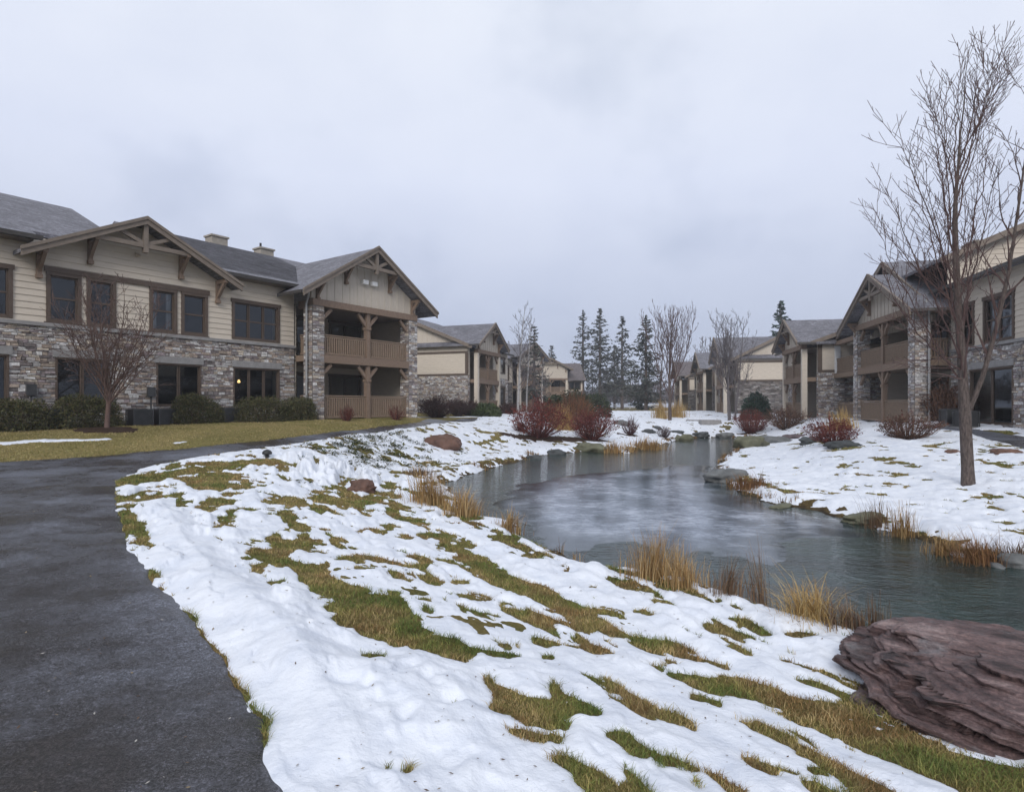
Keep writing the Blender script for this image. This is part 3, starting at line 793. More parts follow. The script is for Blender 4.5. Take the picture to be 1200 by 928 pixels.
def wing(par, x0, W, p, zb, zp, slope, ov=.9, rf=.6, back=5.5, geo=True, cw=.6, zfl=2.58, side_rail=None, deep=2.2, low_rail=1.1, posts=True, roof='roof', glass='glass', pier=True, wall_mat='batten'):
    xc = x0+W/2; yf = -p; zr = lambda x: zp-slope*abs(x-xc)
    if pier:
        for a in (x0, x0+W-cw): stone_pier('column', par, a, a+cw, yf, yf+cw, 0, zb-.04, geo)
    else:
        for a in (x0, x0+W-.32):
            mb = MB(); mb.box(a, a+.32, yf, yf+.32, 0, zb-.005); mb.build('column', M['siding'], par)
        cw = .32
    mb = MB(); mb.box(x0+.01, x0+W-.01, yf-.04, yf+.3, zb, zb+.3); mb.build('beam', M['timber'], par)
    mb = MB(); mb.box(x0+.05, x0+W-.05, yf+.03, deep+.05, zfl+.03, zfl+.30); mb.build('balcony_floor', M['rail'], par)
    mb = MB(); mb.box(x0+cw, x0+W-cw, yf-.005, yf+.14, zfl-.03, zfl+.33); mb.build('floor_beam', M['timber'], par)
    # gable wall with battens
    mb = MB(); yg = yf+.1
    mb.prism([(x0+.02, zb+.301), (x0+W-.02, zb+.301), (x0+W-.02, zr(x0+W)-.17), (xc, zp-.17), (x0+.02, zr(x0)-.17)], yg, yg+.12)
    nb = int(W/.42)
    for i in range(1, nb):
        x = x0+i*W/nb; mb.box(x-.025, x+.025, yg-.022, yg-.0015, zb+.302, zr(x)-.18)
    mb.build('gable_wall', M[wall_mat], par)
    # roof
    mb = MB(); hb = W/2+ov; ze = zp-slope*hb
    mb.slab((xc-hb, yf-rf, ze), (xc, yf-rf, zp), (xc, back, zp), (xc-hb, back, ze), .14)
    mb.slab((xc, yf-rf, zp), (xc+hb, yf-rf, ze), (xc+hb, back, ze), (xc, back, zp), .14)
    rf_o = mb.build('roof', M[roof], par)
    gable_front(par, xc, zp, slope, W/2, yf-rf, ov, scale=min(1.0, W/6.5))
    for sg in (-1, 1):                                                  # eave gutters of the wing
        mb = MB(); x = xc+sg*(hb+.03); mb.box(x-.05, x+.05, yf-rf+.05, -.3, ze-.14, ze-.01); mb.build('gutter', M['gutter'], par)
    for x in (x0+.3, x0+W*.29, x0+W*.71, x0+W-.3): bracket(par, x, yg-.0025, zr(x)-.19, rf-.05+.02, .75 if x0+.4 < x < x0+W-.4 else .7)
    # posts, braces, rails
    if posts:
        for za, zc in ((0, zfl-.03), (zfl+.33, zb)):
            mb = MB(); y = yf+.17
            mb.box(xc-.11, xc+.11, y-.11, y+.11, za, zc); mb.box(xc-.15, xc+.15, y-.15, y+.15, zc-.78, zc-.66)
            for sg in (-1, 1): mb.bar((xc+sg*.05, y, zc-.62), (xc+sg*.58, y, zc-.06), .13, .15)
            mb.build('post', M['timber'], par)
            for sg, xe in ((1, x0+cw), (-1, x0+W-cw)):
                mb = MB(); mb.bar((xe, y, zc-.55), (xe+sg*.5, y, zc-.06), .13, .15); mb.build('knee_brace', M['timber'], par)
    for a, b in ((x0+cw, xc-.11), (xc+.11, x0+W-cw)):
        railing(par, a, b, zfl+.36, zfl+1.26, (0, yf+.17, 0)); railing(par, a, b, .06, low_rail, (0, yf+.17, 0))
    # recess: back wall, sides, ceiling
    mb = MB().frame((0, deep, 0)); H = []
    for zf in (0.1, zfl+.32): H += [(x0+.8, x0+2.4, zf+.05, zf+2.05), (x0+W*.56, x0+W-.9, zf+.05, zf+2.05)]
    lap_wall(mb, x0+.05, x0+W-.05, 0, zb+.1, H); mb.build('recess_wall', M['siding'], par)
    for h in H: window(par, *h, lights=2, glass=glass, o=(0, deep, 0), name='balcony_door', cover=random.choice([None, 'half', None]) if geo else None)
    mb = MB(); mb.box(x0+.3, x0+W-.3, yf+.31, deep+.3, zb+.06, zb+.14); mb.build('ceiling', M['fascia'], par)
    for o_, ey_ in (((x0+.07, deep, 0), (1, 0, 0)), ((x0+W-.07, deep, 0), (-1, 0, 0))):
        mb = MB().frame(o_, (0, -1, 0), ey_); lap_wall(mb, 0, deep, 0, zb+.1); mb.build('recess_side', M['siding'], par)
    for s in side_rail or ():
        x = x0+.3 if s < 0 else x0+W-.3
        for za, zc in ((zfl+.36, zfl+1.26), (.06, low_rail)): railing(par, yf+cw, 0, za, zc, (x, 0, 0), (0, 1, 0), (1, 0, 0))
        mb = MB(); mb.box(x-.1, x+.1, yf+cw, .02, zfl, zfl+.3); mb.box(x-.1, x+.1, yf+cw, .02, zb-.05, zb+.3); mb.build('side_beam', M['timber'], par)

def gutter(par, x0, x1, y, z):
    mb = MB(); mb.prism([(y-.13, z-.13), (y, z-.13), (y, z), (y-.15, z)][::-1], x0, x1)
    # prism runs along y; swap to run along x
    mb.v = [(v[1], v[0], v[2]) for v in mb.v]; mb.f = [f[::-1] for f in mb.f]
    return mb.build('gutter', M['gutter'], par)
def chimney(par, x, y, z0, z1, w=1.0, d=.8, pipes=1):
    mb = MB(); mb.box(x-w/2, x+w/2, y-d/2, y+d/2, z0, z1); mb.box(x-w/2-.06, x+w/2+.06, y-d/2-.06, y+d/2+.06, z1+.001, z1+.09)
    c = mb.build('chimney', M['chimney'], par)
    for k in range(pipes):
        mb = MB(); mb.tube([(x-.2+k*.35, y, z1+.05), (x-.2+k*.35, y, z1+.38)], [.06, .06], 8); mb.build('flue', M['black'], par)
def downspout(par, x, y, z0, z1, off=.5, topz=None):
    mb = MB(); topz = topz or z1+.35
    mb.tube([(x, y-off, topz), (x, y-off+.02, topz-.12), (x, y-.07, z1), (x, y-.07, z0)], [.045]*4, 8); mb.build('downspout', M['pipe'], par)

# ------------------------------------------------------------------ building A: the long stone and siding block on the left
GA = 1.0
P345 = (-9.81, 27.3); UA = (.5834, .8122)
def sA(px): r = (px-CX)/F; return (r*P345[1]-P345[0])/(UA[0]-UA[1]*r)
def zA(px, py): s = sA(px); Z = P345[1]+UA[1]*s; return .6+(HY-py)*Z/F
A = empty('apartment_building', (P345[0], P345[1], GA), math.atan2(UA[1], UA[0]), 'long two storey building with tan siding over stone, wide left gable and balcony wing', 'building')
def wrect(px0, px1, pyT, pyB): xm = (px0+px1)/2; return (sA(px0), sA(px1), zA(xm, pyB), zA(xm, pyT))
XL = -22.0
up = [wrect(58, 91, 325, 376), wrect(105, 132, 331, 381), wrect(178, 204, 342, 388), wrect(215, 240, 346, 391)]
zt = sum(u[3] for u in up)/4; zbm = sum(u[2] for u in up)/4
up = [(u[0], u[1], zbm, zt) for u in up]
tri = wrect(274, 325, 357, 400); tri = (tri[0], tri[1], zbm, zt)
left_up = (sA(10)-1.9, sA(10), zbm, zt); far_up = [(-17.5, -15.4, zbm, zt), (-20.6, -18.8, zbm, zt)]
low = [wrect(66, 125, 421, 476), wrect(184, 234, 429, 474), wrect(274, 326, 432, 470)]
zlt = sum(l[3] for l in low)/3; low = [(l[0], l[1], .62, zlt) for l in low]; low.append((sA(8)-2.4, sA(8), .62, zlt)); low.append((-20.5, -18.2, .62, zlt))
ZS = 3.2
mb = MB(); stone_wall(mb, XL, -.02, -.3, ZS, low); mb.build('stone_wall', M['stone'], A)
mb = MB(); mb.box(XL, -.0, -.10, .02, ZS, ZS+.12); mb.build('band_course', M['cap'], A)
xg, zg, sg_, hg = (sA(15)+sA(272))/2, 7.28, .50, (sA(272)-sA(15))/2
mb = MB(); lap_wall(mb, XL, -.02, ZS+.12, 6.05, up+[tri, left_up]+far_up)
lap_wall(mb, 0, 0, 6.05, zg-.2, xl=lambda z: xg-(zg-.12-z)/sg_, xr=lambda z: xg+(zg-.12-z)/sg_)
mb.build('siding_wall', M['siding'], A)
for i, u in enumerate(up): window(A, *u, hung=True, cover=(None, None, 'curtain', None)[i], head=0)
mb = MB(); mb.box(up[0][0]-.16, up[3][1]+.16, -.085, -.002, zt+.101, zt+.27); mb.box(up[0][0]-.16, up[3][1]+.16, -.05, -.026, zbm-.2, zbm-.062); mb.build('window_header', M['trim'], A)
window(A, *tri, lights=3, hung=True); window(A, *left_up, hung=True, lights=2)
for u in far_up: window(A, *u, hung=True, lights=2)
for i, l in enumerate(low):
    window(A, *l, lights=(2, 2, 3, 2, 2)[i], trim=.045, cover=('blind', None, None, None, None)[i], head=0)
    mb = MB(); mb.box(l[0]-.12, l[1]+.12, -.09, -.002, l[3]+.047, l[3]+.30); mb.build('lintel', M['cap'], A)
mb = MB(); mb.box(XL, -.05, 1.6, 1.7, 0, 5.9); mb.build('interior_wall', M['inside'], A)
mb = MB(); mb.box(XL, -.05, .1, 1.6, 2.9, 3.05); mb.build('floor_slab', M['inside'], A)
# a small lit lamp seen through the lower triple window
mb = MB(); lx = (low[2][0]+low[2][1])/2-.05; mb.tube([(lx, 1.3, 1.62), (lx, 1.3, 1.65), (lx, 1.3, 1.76)], [.02, .07, .03], 10)
tl = empty('table_lamp', A.location, A.rotation_euler.z, 'small lit lamp glowing behind the lower triple window of the left building', 'lamp'); mb.build('lamp_shade', M['lamp'], tl)
mb = MB(); mb.tube([(lx, 1.3, .92), (lx, 1.3, .95), (lx, 1.3, 1.05), (lx, 1.3, 1.62)], [.1, .09, .05, .015], 8); mb.build('base', M['black'], tl)
mb = MB(); mb.box(lx-.4, lx+.4, 1.05, 1.55, .86, .918)
for q in (-.36, .36): mb.box(lx+q-.03, lx+q+.03, 1.1, 1.5, 0, .859)
tag(mb.build('side_table', M['timber']), 'dark side table under the lit lamp behind the lower triple window', 'table'); bpy.data.objects['side_table'].location = A.location; bpy.data.objects['side_table'].rotation_euler = A.rotation_euler
# shell and main roof
mb = MB(); mb.box(XL, 9.0, 12.4, 12.5, -.3, 6.0); mb.build('rear_wall', M['siding'], A)
mb = MB(); mb.box(XL-.1, XL-.003, 0, 12.4, -.3, 6.0); mb.build('side_wall', M['siding'], A)
def main_roof(par, segs, yr, zr, ze, ye=-.5, cap=True, roofm='roof'):
    mb = MB(); pit = (zr-ze)/(yr-ye)
    for x0, x1, ys in segs:
        zs = ze+pit*(ys-ye)
        mb.slab((x1, ys, zs), (x1, yr, zr), (x0, yr, zr), (x0, ys, zs), .14)
    X0, X1 = min(s[0] for s in segs), max(s[1] for s in segs)
    mb.slab((X1, yr, zr), (X1, 2*yr-ye, ze), (X0, 2*yr-ye, ze), (X0, yr, zr), .14)
    return mb.build('roof', M[roofm], par)
gx0, gx1 = xg-hg+.4, xg+hg-.4
r1 = main_roof(A, [(gx1-1.6, 9, .06), (gx1-.1, 3.0, -.5)], 6.1, 8.8, 5.98)
segs = [(XL-.6, gx0+.1, -.52), (gx0+.1, gx1-1.6, .06)]
r2 = main_roof(A, [(XL-.6, gx0+.1, -.52), (gx0+.1, -6.5, .06)], 6.2, 8.95, 6.0)
mb = MB(); mb.prism([(-.4, 6.0), (6.2, 8.80), (12.8, 6.0)], -6.6, -6.53); mb.v = [(v[1], v[0], v[2]) for v in mb.v]; mb.build('roof_end_wall', M['siding'], A)
chimney(r1, sA(239)+4.6, 7.6, 7.6, 9.5, .85, .7, 0); chimney(r1, sA(313)+4.6, 7.6, 7.6, 9.42, .8, .7, 1)
gutter(A, gx1-.2, -.1, -.50, 5.97); gutter(A, XL-.6, gx0+.2, -.52, 5.99)
for a_, c_ in ((gx1, -.1), (XL, gx0)): mb = MB(); mb.box(a_, c_, -.48, -.025, 5.82, 5.86); mb.build('soffit', M['fascia'], A)
# wide gable roof
mb = MB(); ze = zg-sg_*hg
mb.slab((xg-hg, -.75, ze), (xg, -.75, zg), (xg, 4.2, zg), (xg-hg, 4.2, ze), .13); mb.slab((xg, -.75, zg), (xg+hg, -.75, ze), (xg+hg, 4.2, ze), (xg, 4.2, zg), .13)
mb.build('gable_roof', M['roof'], A)
gable_front(A, xg, zg, sg_, hg, -.75, 0, t=.24, truss=True, scale=.95)
for f in (-.82, -.42, .42, .82): bracket(A, xg+f*hg, -.03, zg-sg_*hg*abs(f)-.17, .7, .8)
wing(A, .03, 6.45, 1.28, 5.05, 8.15, .635, side_rail=(-1,))
downspout(A, .03-.16, -1.0, 0, 5.1, .25, 5.6)
# wall fixtures by the wing gable
mb = MB(); xm = 3.25
for k in (-.28, .28): mb.box(xm+k-.16, xm+k+.16, -1.28+.1-.20, -1.28+.077, 6.42, 6.62); 
mb.build('flood_light', M['white'], A)
mb = MB().frame((6.48-.0, 12.4, 0), (0, -1, 0), (-1, 0, 0)); 
mb = MB(); mb.frame((6.45, -.6, 0), (0, 1, 0), (-1, 0, 0)); lap_wall(mb, 0, 13, -.2, 6.0); mb.frame((5.95, -.62, 0)); mb.build('end_wall', M['siding'], A)
mb = MB(); lap_wall(mb.frame((0, .3, 0)), 6.5, 7.6, 3.3, 6.0); stone_wall(mb, 6.5, 7.6, -.2, 3.3); mb.col = None
mb.c = []; mb.build('corner_wall', M['farstone'], A)
for x in (sA(35), sA(165)+.3): 
    mb = MB(); mb.box(x-.13, x+.13, -.19, -.075, .95, 1.3); mb.tube([(x, -.12, .2), (x, -.12, .96)], [.025, .025], 6); mb.build('electric_meter', M['metal'], A)

# ------------------------------------------------------------------ further buildings
def unit(name, label, origin, rz, W, x0, xr, p=.8, zb=4.6, zp=7.3, slope=.6, eave=5.35, depth=13, hmain=8.4, ov=.8, geo=False, pier=False, g=1.0, sides=(-1,), xleft=0., roofm='roof', shared=None, wins=(), ch=None, mainslope=None):
    """a row unit: body from xleft..xr with a gabled balcony wing at x0..x0+W"""
    b = empty(name, (origin[0], origin[1], g), rz, label, 'building')
    yr = depth/2; ye = -.55
    pit = (hmain-eave)/(yr-ye); zr = lambda y: hmain-pit*abs(y-yr)
    wn = [w for w in wins]
    segs = [s for s in ((xleft, x0), (x0+W, xr)) if s[1]-s[0] > .3]
    def put():
        mbL.frame(); mbS.frame(); mbL.col = None
        mbL.build('stone_wall', M['stone' if geo else 'farstone'], b); mbS.build('siding_wall', M['siding'], b)
    for a, c in segs:
        mbS = MB(); mbL = MB()
        stone_wall(mbL, a, c, -.4, 3.1, wn, back=True) if geo else mbL.quad((a, 0, -.4), (c, 0, -.4), (c, 0, 3.1), (a, 0, 3.1))
        lap_wall(mbS, a, c, 3.1, eave+.15, wn); put()
    for sd in sides:
        if sd < 0: fr = ((xleft, depth, 0), (0, -1, 0), (1, 0, 0))
        else: fr = ((xr, 0, 0), (0, 1, 0), (-1, 0, 0))
        mbS = MB(); mbL = MB(); mbL.frame(*fr); mbS.frame(*fr)
        if geo: stone_wall(mbL, 0, depth, -.4, 3.1)
        else: mbL.quad((0, 0, -.4), (depth, 0, -.4), (depth, 0, 3.1), (0, 0, 3.1))
        lap_wall(mbS, 0, depth, 3.1, 4.9); put()
        mb = MB().frame(*fr)
        e0 = zr(0)-.15; mb.prism([(0, 4.9), (depth, 4.9), (depth, e0), (yr, hmain-.15), (0, e0)], -.01, .1)
        nb = int(depth/.45)
        for i in range(1, nb): x = i*depth/nb; mb.box(x-.025, x+.025, -.035, -.011, 4.95, zr(x)-.16)
        mb.build('gable_wall', M['batten'], b)
        mb = MB().frame(*fr); mb.box(-.02, depth, -.06, .02, 3.04, 3.2); mb.box(-.02, depth, -.06, .02, 4.82, 4.98); mb.build('trim_band', M['trim'], b)
        mb = MB().frame(*fr); mb.box(-.04, .22, -.05, .02, 3.2, 4.82) if sd > 0 else mb.box(depth-.22, depth+.04, -.05, .02, 3.2, 4.82); mb.build('corner_board', M['trim'], b)
        xo = xleft-.45 if sd < 0 else xr+.45
        for a, c in ((ye, yr), (2*yr-ye, yr)):
            mb = MB(); mb.bar((xo, a, zr(a)-.1), (xo, c, zr(c)-.1), .07, .26); mb.build('barge_board', M['fascia'], b)
    mb = MB(); mb.box(xleft+.01, xr-.01, depth-.1, depth, -.4, eave); mb.build('rear_wall', M['siding'], b)
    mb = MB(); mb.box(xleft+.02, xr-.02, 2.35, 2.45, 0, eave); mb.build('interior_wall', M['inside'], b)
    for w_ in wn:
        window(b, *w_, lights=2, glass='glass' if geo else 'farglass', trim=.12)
    a, c = (xleft-.45 if -1 in sides else xleft), (xr+.45 if 1 in sides else xr)
    mb = MB(); mb.slab((c, ye, eave), (c, yr, hmain), (a, yr, hmain), (a, ye, eave), .14); mb.slab((c, yr, hmain), (c, 2*yr-ye, eave), (a, 2*yr-ye, eave), (a, yr, hmain), .14)
    r = mb.build('roof', M[roofm], b)
    if ch: chimney(r, *ch)
    for s0, s1 in ((a, x0-ov), (x0+W+ov, c)):
        if s1-s0 > .4: gutter(b, s0, s1, ye, eave-.01)
    wing(b, x0, W, p, zb, zp, slope, ov=ov, rf=.5, back=min(6, depth/2), geo=geo, cw=.5, zfl=2.45, pier=pier, roof=roofm, glass='glass' if geo else 'farglass', side_rail=(1,) if x0+W > xr-.1 and p > 1 else None)
    return b

aB = math.radians(90-20)
unit('apartment_building', 'neighbouring building with blank stone and siding end wall, left of the birches', (-3.5, 48), aB, 5.0, .35, 9.0, p=.7, zb=4.85, zp=7.46, slope=.6, eave=5.35, depth=14, hmain=8.5, g=1.0, geo=True, wins=[(6.2, 8.2, .7, 2.3), (6.2, 8.2, 3.6, 4.9)])
unit('apartment_building', 'building behind the bare white birches, between the blank end wall and far gable', (-2.4, 60), math.radians(58), 5.0, 4.6, 9.9, p=.9, g=1.0, depth=12, hmain=9.0, eave=5.5, zp=7.4, slope=.5, roofm='roof', wins=[(.8, 1.8, 3.3, 4.7), (2.6, 3.8, 3.3, 4.7), (1.2, 3.2, .5, 2.3)])
unit('apartment_building', 'far gabled building facing the pond straight on, behind the dark mugo pines', (2.9, 98), math.radians(4), 5.6, .4, 8.6, p=1.0, g=1.0, depth=10, hmain=7.9, eave=4.8, zp=8.3, slope=.5, sides=(1,), zb=4.8, wins=[(6.4, 8.2, 3.3, 4.5)], ch=(1.6, 5, 7.5, 9.4, 1.4, 1.0, 0), roofm='roof_brown')

# ------------------------------------------------------------------ right hand row
aR = math.atan2(-.9816, -.1908); uR = (-.1908, -.9816); vR = (.9816, -.1908)
E0 = (17.95, 27.0); GE = .8
E = empty('apartment_building', (E0[0]+1.46*vR[0], E0[1]+1.46*vR[1], GE), aR, 'large gabled balcony building behind the tall bare maple, stone columns and tan siding', 'building')
ew = [(.9, 1.75, 3.35, 5.0), (2.6, 4.4, 3.35, 5.0), (6.5, 8.6, 3.35, 5.0)]; el = [(1.6, 4.4, .12, 2.25), (6.5, 8.8, .5, 2.25)]
mb = MB(); stone_wall(mb, .02, 11, -.4, 3.15, el); mb.build('stone_wall', M['stone'], E)
mb = MB(); mb.box(.02, 11, -.1, .02, 3.15, 3.27); mb.build('band_course', M['cap'], E)
mb = MB(); lap_wall(mb, .02, 11, 3.27, 6.05, ew); mb.build('siding_wall', M['siding'], E)
for i, w_ in enumerate(ew): window(E, *w_, hung=True, lights=(1, 2, 2)[i], cover=(None, 'curtain', None)[i])
for w_ in el:
    window(E, *w_, lights=2, trim=.05, head=0); mb = MB(); mb.box(w_[0]-.12, w_[1]+.12, -.09, -.002, w_[3]+.06, w_[3]+.30); mb.build('lintel', M['cap'], E)
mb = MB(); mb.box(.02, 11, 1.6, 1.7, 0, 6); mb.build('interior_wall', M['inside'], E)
r = main_roof(E, [(-.6, 11.5, -.5)], 5.5, 7.2, 6.0); gutter(E, -.6, 11.5, -.5, 5.99)
mb = MB(); mb.slab((11.5, -.52, 6.03), (11.5, -.28, 6.10), (-.62, -.28, 6.10), (-.62, -.52, 6.03), .05); mb.build('eave_snow', M['snow'], r)
mb = MB(); mb.box(-9.6, 11, 12, 12.1, -.4, 6); mb.build('rear_wall', M['siding'], E)
mb = MB(); mb.box(11, 11.1, 0, 12, -.4, 6); mb.build('side_wall', M['siding'], E)
# taller block behind: its gable end looks over the near roof
yq, zq, sq, hq = 2.6, 8.6, .42, 3.4
mb = MB().frame((.3, 0, 0), (0, 1, 0), (-1, 0, 0)); lap_wall(mb, 0, 0, 6.1, zq-.15, xl=lambda z: max(-.3, yq-(zq-.12-z)/sq), xr=lambda z: min(6.2, yq+(zq-.12-z)/sq)); mb.build('upper_gable_wall', M['siding'], E)
mb = MB(); mb.slab((.8, yq-hq, zq-sq*hq), (.8, yq, zq), (-9.5, yq, zq), (-9.5, yq-hq, zq-sq*hq), .14); mb.slab((.8, yq, zq), (.8, yq+hq, zq-sq*hq), (-9.5, yq+hq, zq-sq*hq), (-9.5, yq, zq), .14)
ur = mb.build('upper_roof', M['roof'], E)
for sg in (-1, 1): mb = MB(); mb.bar((.83, yq, zq-.1), (.83, yq+sg*hq, zq-sq*hq-.1), .07, .25); mb.build('barge_board', M['fascia'], E)
chimney(ur, -.6, 4.0, 7.4, 9.9, 1.2, 1.0, 0); chimney(ur, -5.2, 3.6, 7.4, 9.1, 1.2, .8, 0)
# big rear gable behind the balcony wing, its far slope longer
xk, zk = -5.0, 8.35; le = (-13.6, 4.55); re = (-.6, 5.75)
mb = MB(); mb.slab((le[0], -.9, le[1]), (xk, -.9, zk), (xk, 7.5, zk), (le[0], 7.5, le[1]), .14); mb.slab((xk, -.9, zk), (re[0], -.9, re[1]), (re[0], 7.5, re[1]), (xk, 7.5, zk), .14)
mb.build('rear_gable_roof', M['roof'], E)
for q in (le, re): mb = MB(); mb.bar((xk, -.94, zk-.1), (q[0], -.94, q[1]-.1), .07, .27); mb.build('barge_board', M['fascia'], E)
mb = MB(); mb.bar((xk-1.9, -.8, zk-1.05), (xk+1.6, -.8, zk-1.05), .12, .16); mb.bar((xk, -.8, zk-1.3), (xk, -.8, zk-.2), .16, .16); mb.build('truss', M['fascia'], E)
mb = MB(); mb.prism([(-12.9, 4.7), (-1.2, 4.7), (-1.2, 5.85), (xk, zk-.18), (-12.9, 4.73)], -.22, -.1)
for i in range(27): x = -12.6+i*.44; zt_ = zk-.2-(xk-x)*(zk-le[1])/(xk-le[0]) if x < xk else zk-.2-(x-xk)*(zk-re[1])/(re[0]-xk); mb.box(x-.025, x+.025, -.245, -.221, 4.71, max(4.75, zt_))
mb.build('rear_gable_wall', M['batten'], E)
wing(E, -7.5, 7.5, 1.46, 5.0, 7.45, .52, ov=.9, rf=.55, back=5.0, geo=True, cw=.62, side_rail=(1,))
# far balcony bay of E beyond the wing
stone_pier('column', E, -12.9, -12.3, -1.0, -.4, 0, 2.5, True)
mb = MB(); mb.box(-12.75, -12.4, -.95, -.6, 2.55, 4.7); mb.build('column', M['white'], E)
railing(E, -12.4, -7.5, 2.95, 3.85, (0, -.8, 0)); railing(E, -12.3, -7.5, .06, 1.05, (0, -.8, 0))
mb = MB(); mb.box(-12.9, -7.51, -1.0, 2.2, 2.60, 2.9); mb.build('balcony_floor', M['rail'], E)
mb = MB(); mb.box(-12.9, -7.51, -1.0, -.66, 4.7, 4.95); mb.build('beam', M['timber'], E)
mb = MB().frame((0, 2.2, 0)); hh = [(-11.6, -9.6, 2.95, 4.9), (-11.6, -9.6, .1, 2.1)]; lap_wall(mb, -12.9, -7.45, 0, 5.3, hh); mb.build('recess_wall', M['siding'], E)
for h in hh: window(E, *h, lights=2, o=(0, 2.2, 0), name='balcony_door')
downspout(E, .2, -.9, 0, 5.0, .2, 5.5)

oF = (19.0, 39.5)
def along(o, s, t=0): return (o[0]+uR[0]*s+vR[0]*t, o[1]+uR[1]*s+vR[1]*t)
unit('apartment_building', 'middle building of the right row with tan side wall over open stone porch', along(oF, -9, .9), aR, 5.2, 3.5, 9.0, p=.9, zb=4.6, zp=6.85, slope=.55, eave=5.0, depth=13, hmain=7.6, g=.75, sides=(1,), pier=False, ch=(7.5, 6.5, 7.2, 8.8, 1.2, 1.0, 1), geo=True)
unit('apartment_building', 'pale sided building behind the dark green pine on the right bank', (21.5-.1908*-12-.3, 57.5+.9816*12), aR, 6.0, 5.6, 12.0, p=1.0, zb=4.6, zp=7.6, slope=.6, eave=5.1, depth=13, hmain=8.6, g=.9, sides=(1,), wins=[(1, 3, 3.3, 4.7)])
unit('apartment_building', 'row building with white posts on upper and lower porches, beyond the pale bare tree', (26.5, 88), aR+.03, 6.5, 9.0, 16.0, p=1.0, zb=4.7, zp=7.4, slope=.55, eave=5.2, depth=13, hmain=8.1, g=.9, sides=(1,), roofm='roof', wins=[(1, 3, 3.3, 4.7), (5, 7, 3.3, 4.7), (1, 3, .6, 2.2), (5, 7, .6, 2.2)])
unit('apartment_building', 'farthest brown roofed building of the right row, behind the tan grasses', (29.2, 108), aR+.05, 6.5, 8.0, 15.0, p=1.2, zb=4.7, zp=7.8, slope=.6, eave=5.2, depth=12, hmain=8.4, g=.9, sides=(1,), roofm='roof_brown', wins=[(2, 5, 3.3, 4.7), (2, 5, .6, 2.2)])
# ------------------------------------------------------------------ plants
def unit_v(n, zs=1.0):
    d = rng.normal(0, 1, (n, 3)); d[:, 2] *= zs; return d/np.linalg.norm(d, axis=1)[:, None]
def leaf_quads(c, size, pal, asp=.5, zs=1.0, jit=.3, d1=None):
    n = len(c); d1 = unit_v(n, zs) if d1 is None else d1; t = unit_v(n); d2 = np.cross(d1, t); d2 /= np.linalg.norm(d2, axis=1)[:, None]+1e-9
    s = np.broadcast_to(np.asarray(size, float).reshape(-1, 1), (n, 1))*rng.uniform(.6, 1.4, (n, 1))
    P = np.stack([c-d1*s, c+d2*s*asp, c+d1*s, c-d2*s*asp], 1).reshape(-1, 3)
    Fq = (np.arange(n)*4)[:, None]+np.arange(4)
    pal = np.array(pal); C = pal[rng.integers(0, len(pal), n)]*rng.uniform(1-jit, 1+jit, (n, 1))
    return P, Fq, np.repeat(C, 4, 0)

def grow(mb, p, d, L, r, lvl, mx, R, up=.25, dens=5.0, spread=.6, sub=.45, jit=.12, n=None, wob=1.0, rmin=.004):
    seg = max(3, int(L/(.22 if lvl < 2 else .14))); seg = min(seg, 14)
    pts = [Vector(p)]; d = Vector(d).normalized(); dirs = [d.copy()]
    for i in range(seg):
        d = (d+Vector((R.gauss(0, jit), R.gauss(0, jit), R.gauss(0, jit)+up*.16))).normalized()
        pts.append(pts[-1]+d*(L/seg)); dirs.append(d.copy())
    rad = [max(rmin, r*(1-.86*(i/seg)**.9)) for i in range(seg+1)]
    mb.tube(pts, rad, n or (6 if lvl == 0 else 4 if lvl == 1 else 3))
    if lvl >= mx: return
    k = max(2, int(L*dens)); ph = R.uniform(0, 6.28)
    for j in range(k):
        t = .16+.82*(j+R.uniform(0, .8))/k; t = min(t, .97); i = int(t*seg)
        ph += 2.4+R.uniform(-.5, .5)
        a = dirs[i].orthogonal().normalized(); b = dirs[i].cross(a)
        side = a*math.cos(ph)+b*math.sin(ph)
        nd = (dirs[i]*(1-spread*.55)+side*spread+Vector((0, 0, up*.5))).normalized()
        cl = L*sub*(1-.62*t)*R.uniform(.6, 1.25)
        grow(mb, pts[i], nd, cl, max(rmin, rad[i]*.52), lvl+1, mx, R, up, dens*1.35, spread, sub, jit*1.15, None, wob, rmin)

# --- the tall maple on the right bank
mx_, my_, mz_ = xyz(1135, 570)
tr = empty('maple_tree', (mx_, my_, mz_), 0, 'tall bare maple standing in the snow on the right bank', 'tree')
kpx = F/my_
def TP(px, py, dy=0.0):
    Y = my_+dy; return ((px-CX)/F*Y-mx_, dy, EYE-(py-HY)/F*Y-mz_)
R = random.Random(3)
trunk_px = [(1135,574,.235),(1134.5,566,.20),(1134,550,.178),(1132,510,.168),(1131,485,.165),(1129,455,.142),(1127,420,.128),(1124,380,.115),(1122,340,.102),(1120,300,.09),(1119,262,.078),(1120,228,.055),(1123,195,.040),(1125,160,.028),(1130,122,.018),(1131,90,.012),(1136,58,.006)]
mb = MB(); tpts = [TP(a, b, .02*math.sin(b*.05)) for a, b, _ in trunk_px]; mb.tube(tpts, [c*.68 for *_, c in trunk_px], 12)
limb_px = [(1132,487,.10,0),(1141,468,.098,-.05),(1152,440,.088,-.15),(1162,405,.080,-.25),(1172,365,.07,-.35),(1181,325,.062,-.4),(1188,280,.052,-.45),(1195,232,.042,-.5),(1202,182,.03,-.5),(1209,135,.016,-.45),(1213,105,.006,-.4)]
lpts = [TP(a, b, d) for a, b, _, d in limb_px]; mb.tube(lpts, [c*.56 for _, _, c, _ in limb_px], 8)
mb.build('trunk', M['bark'], tr, smooth=True)
mb = MB()
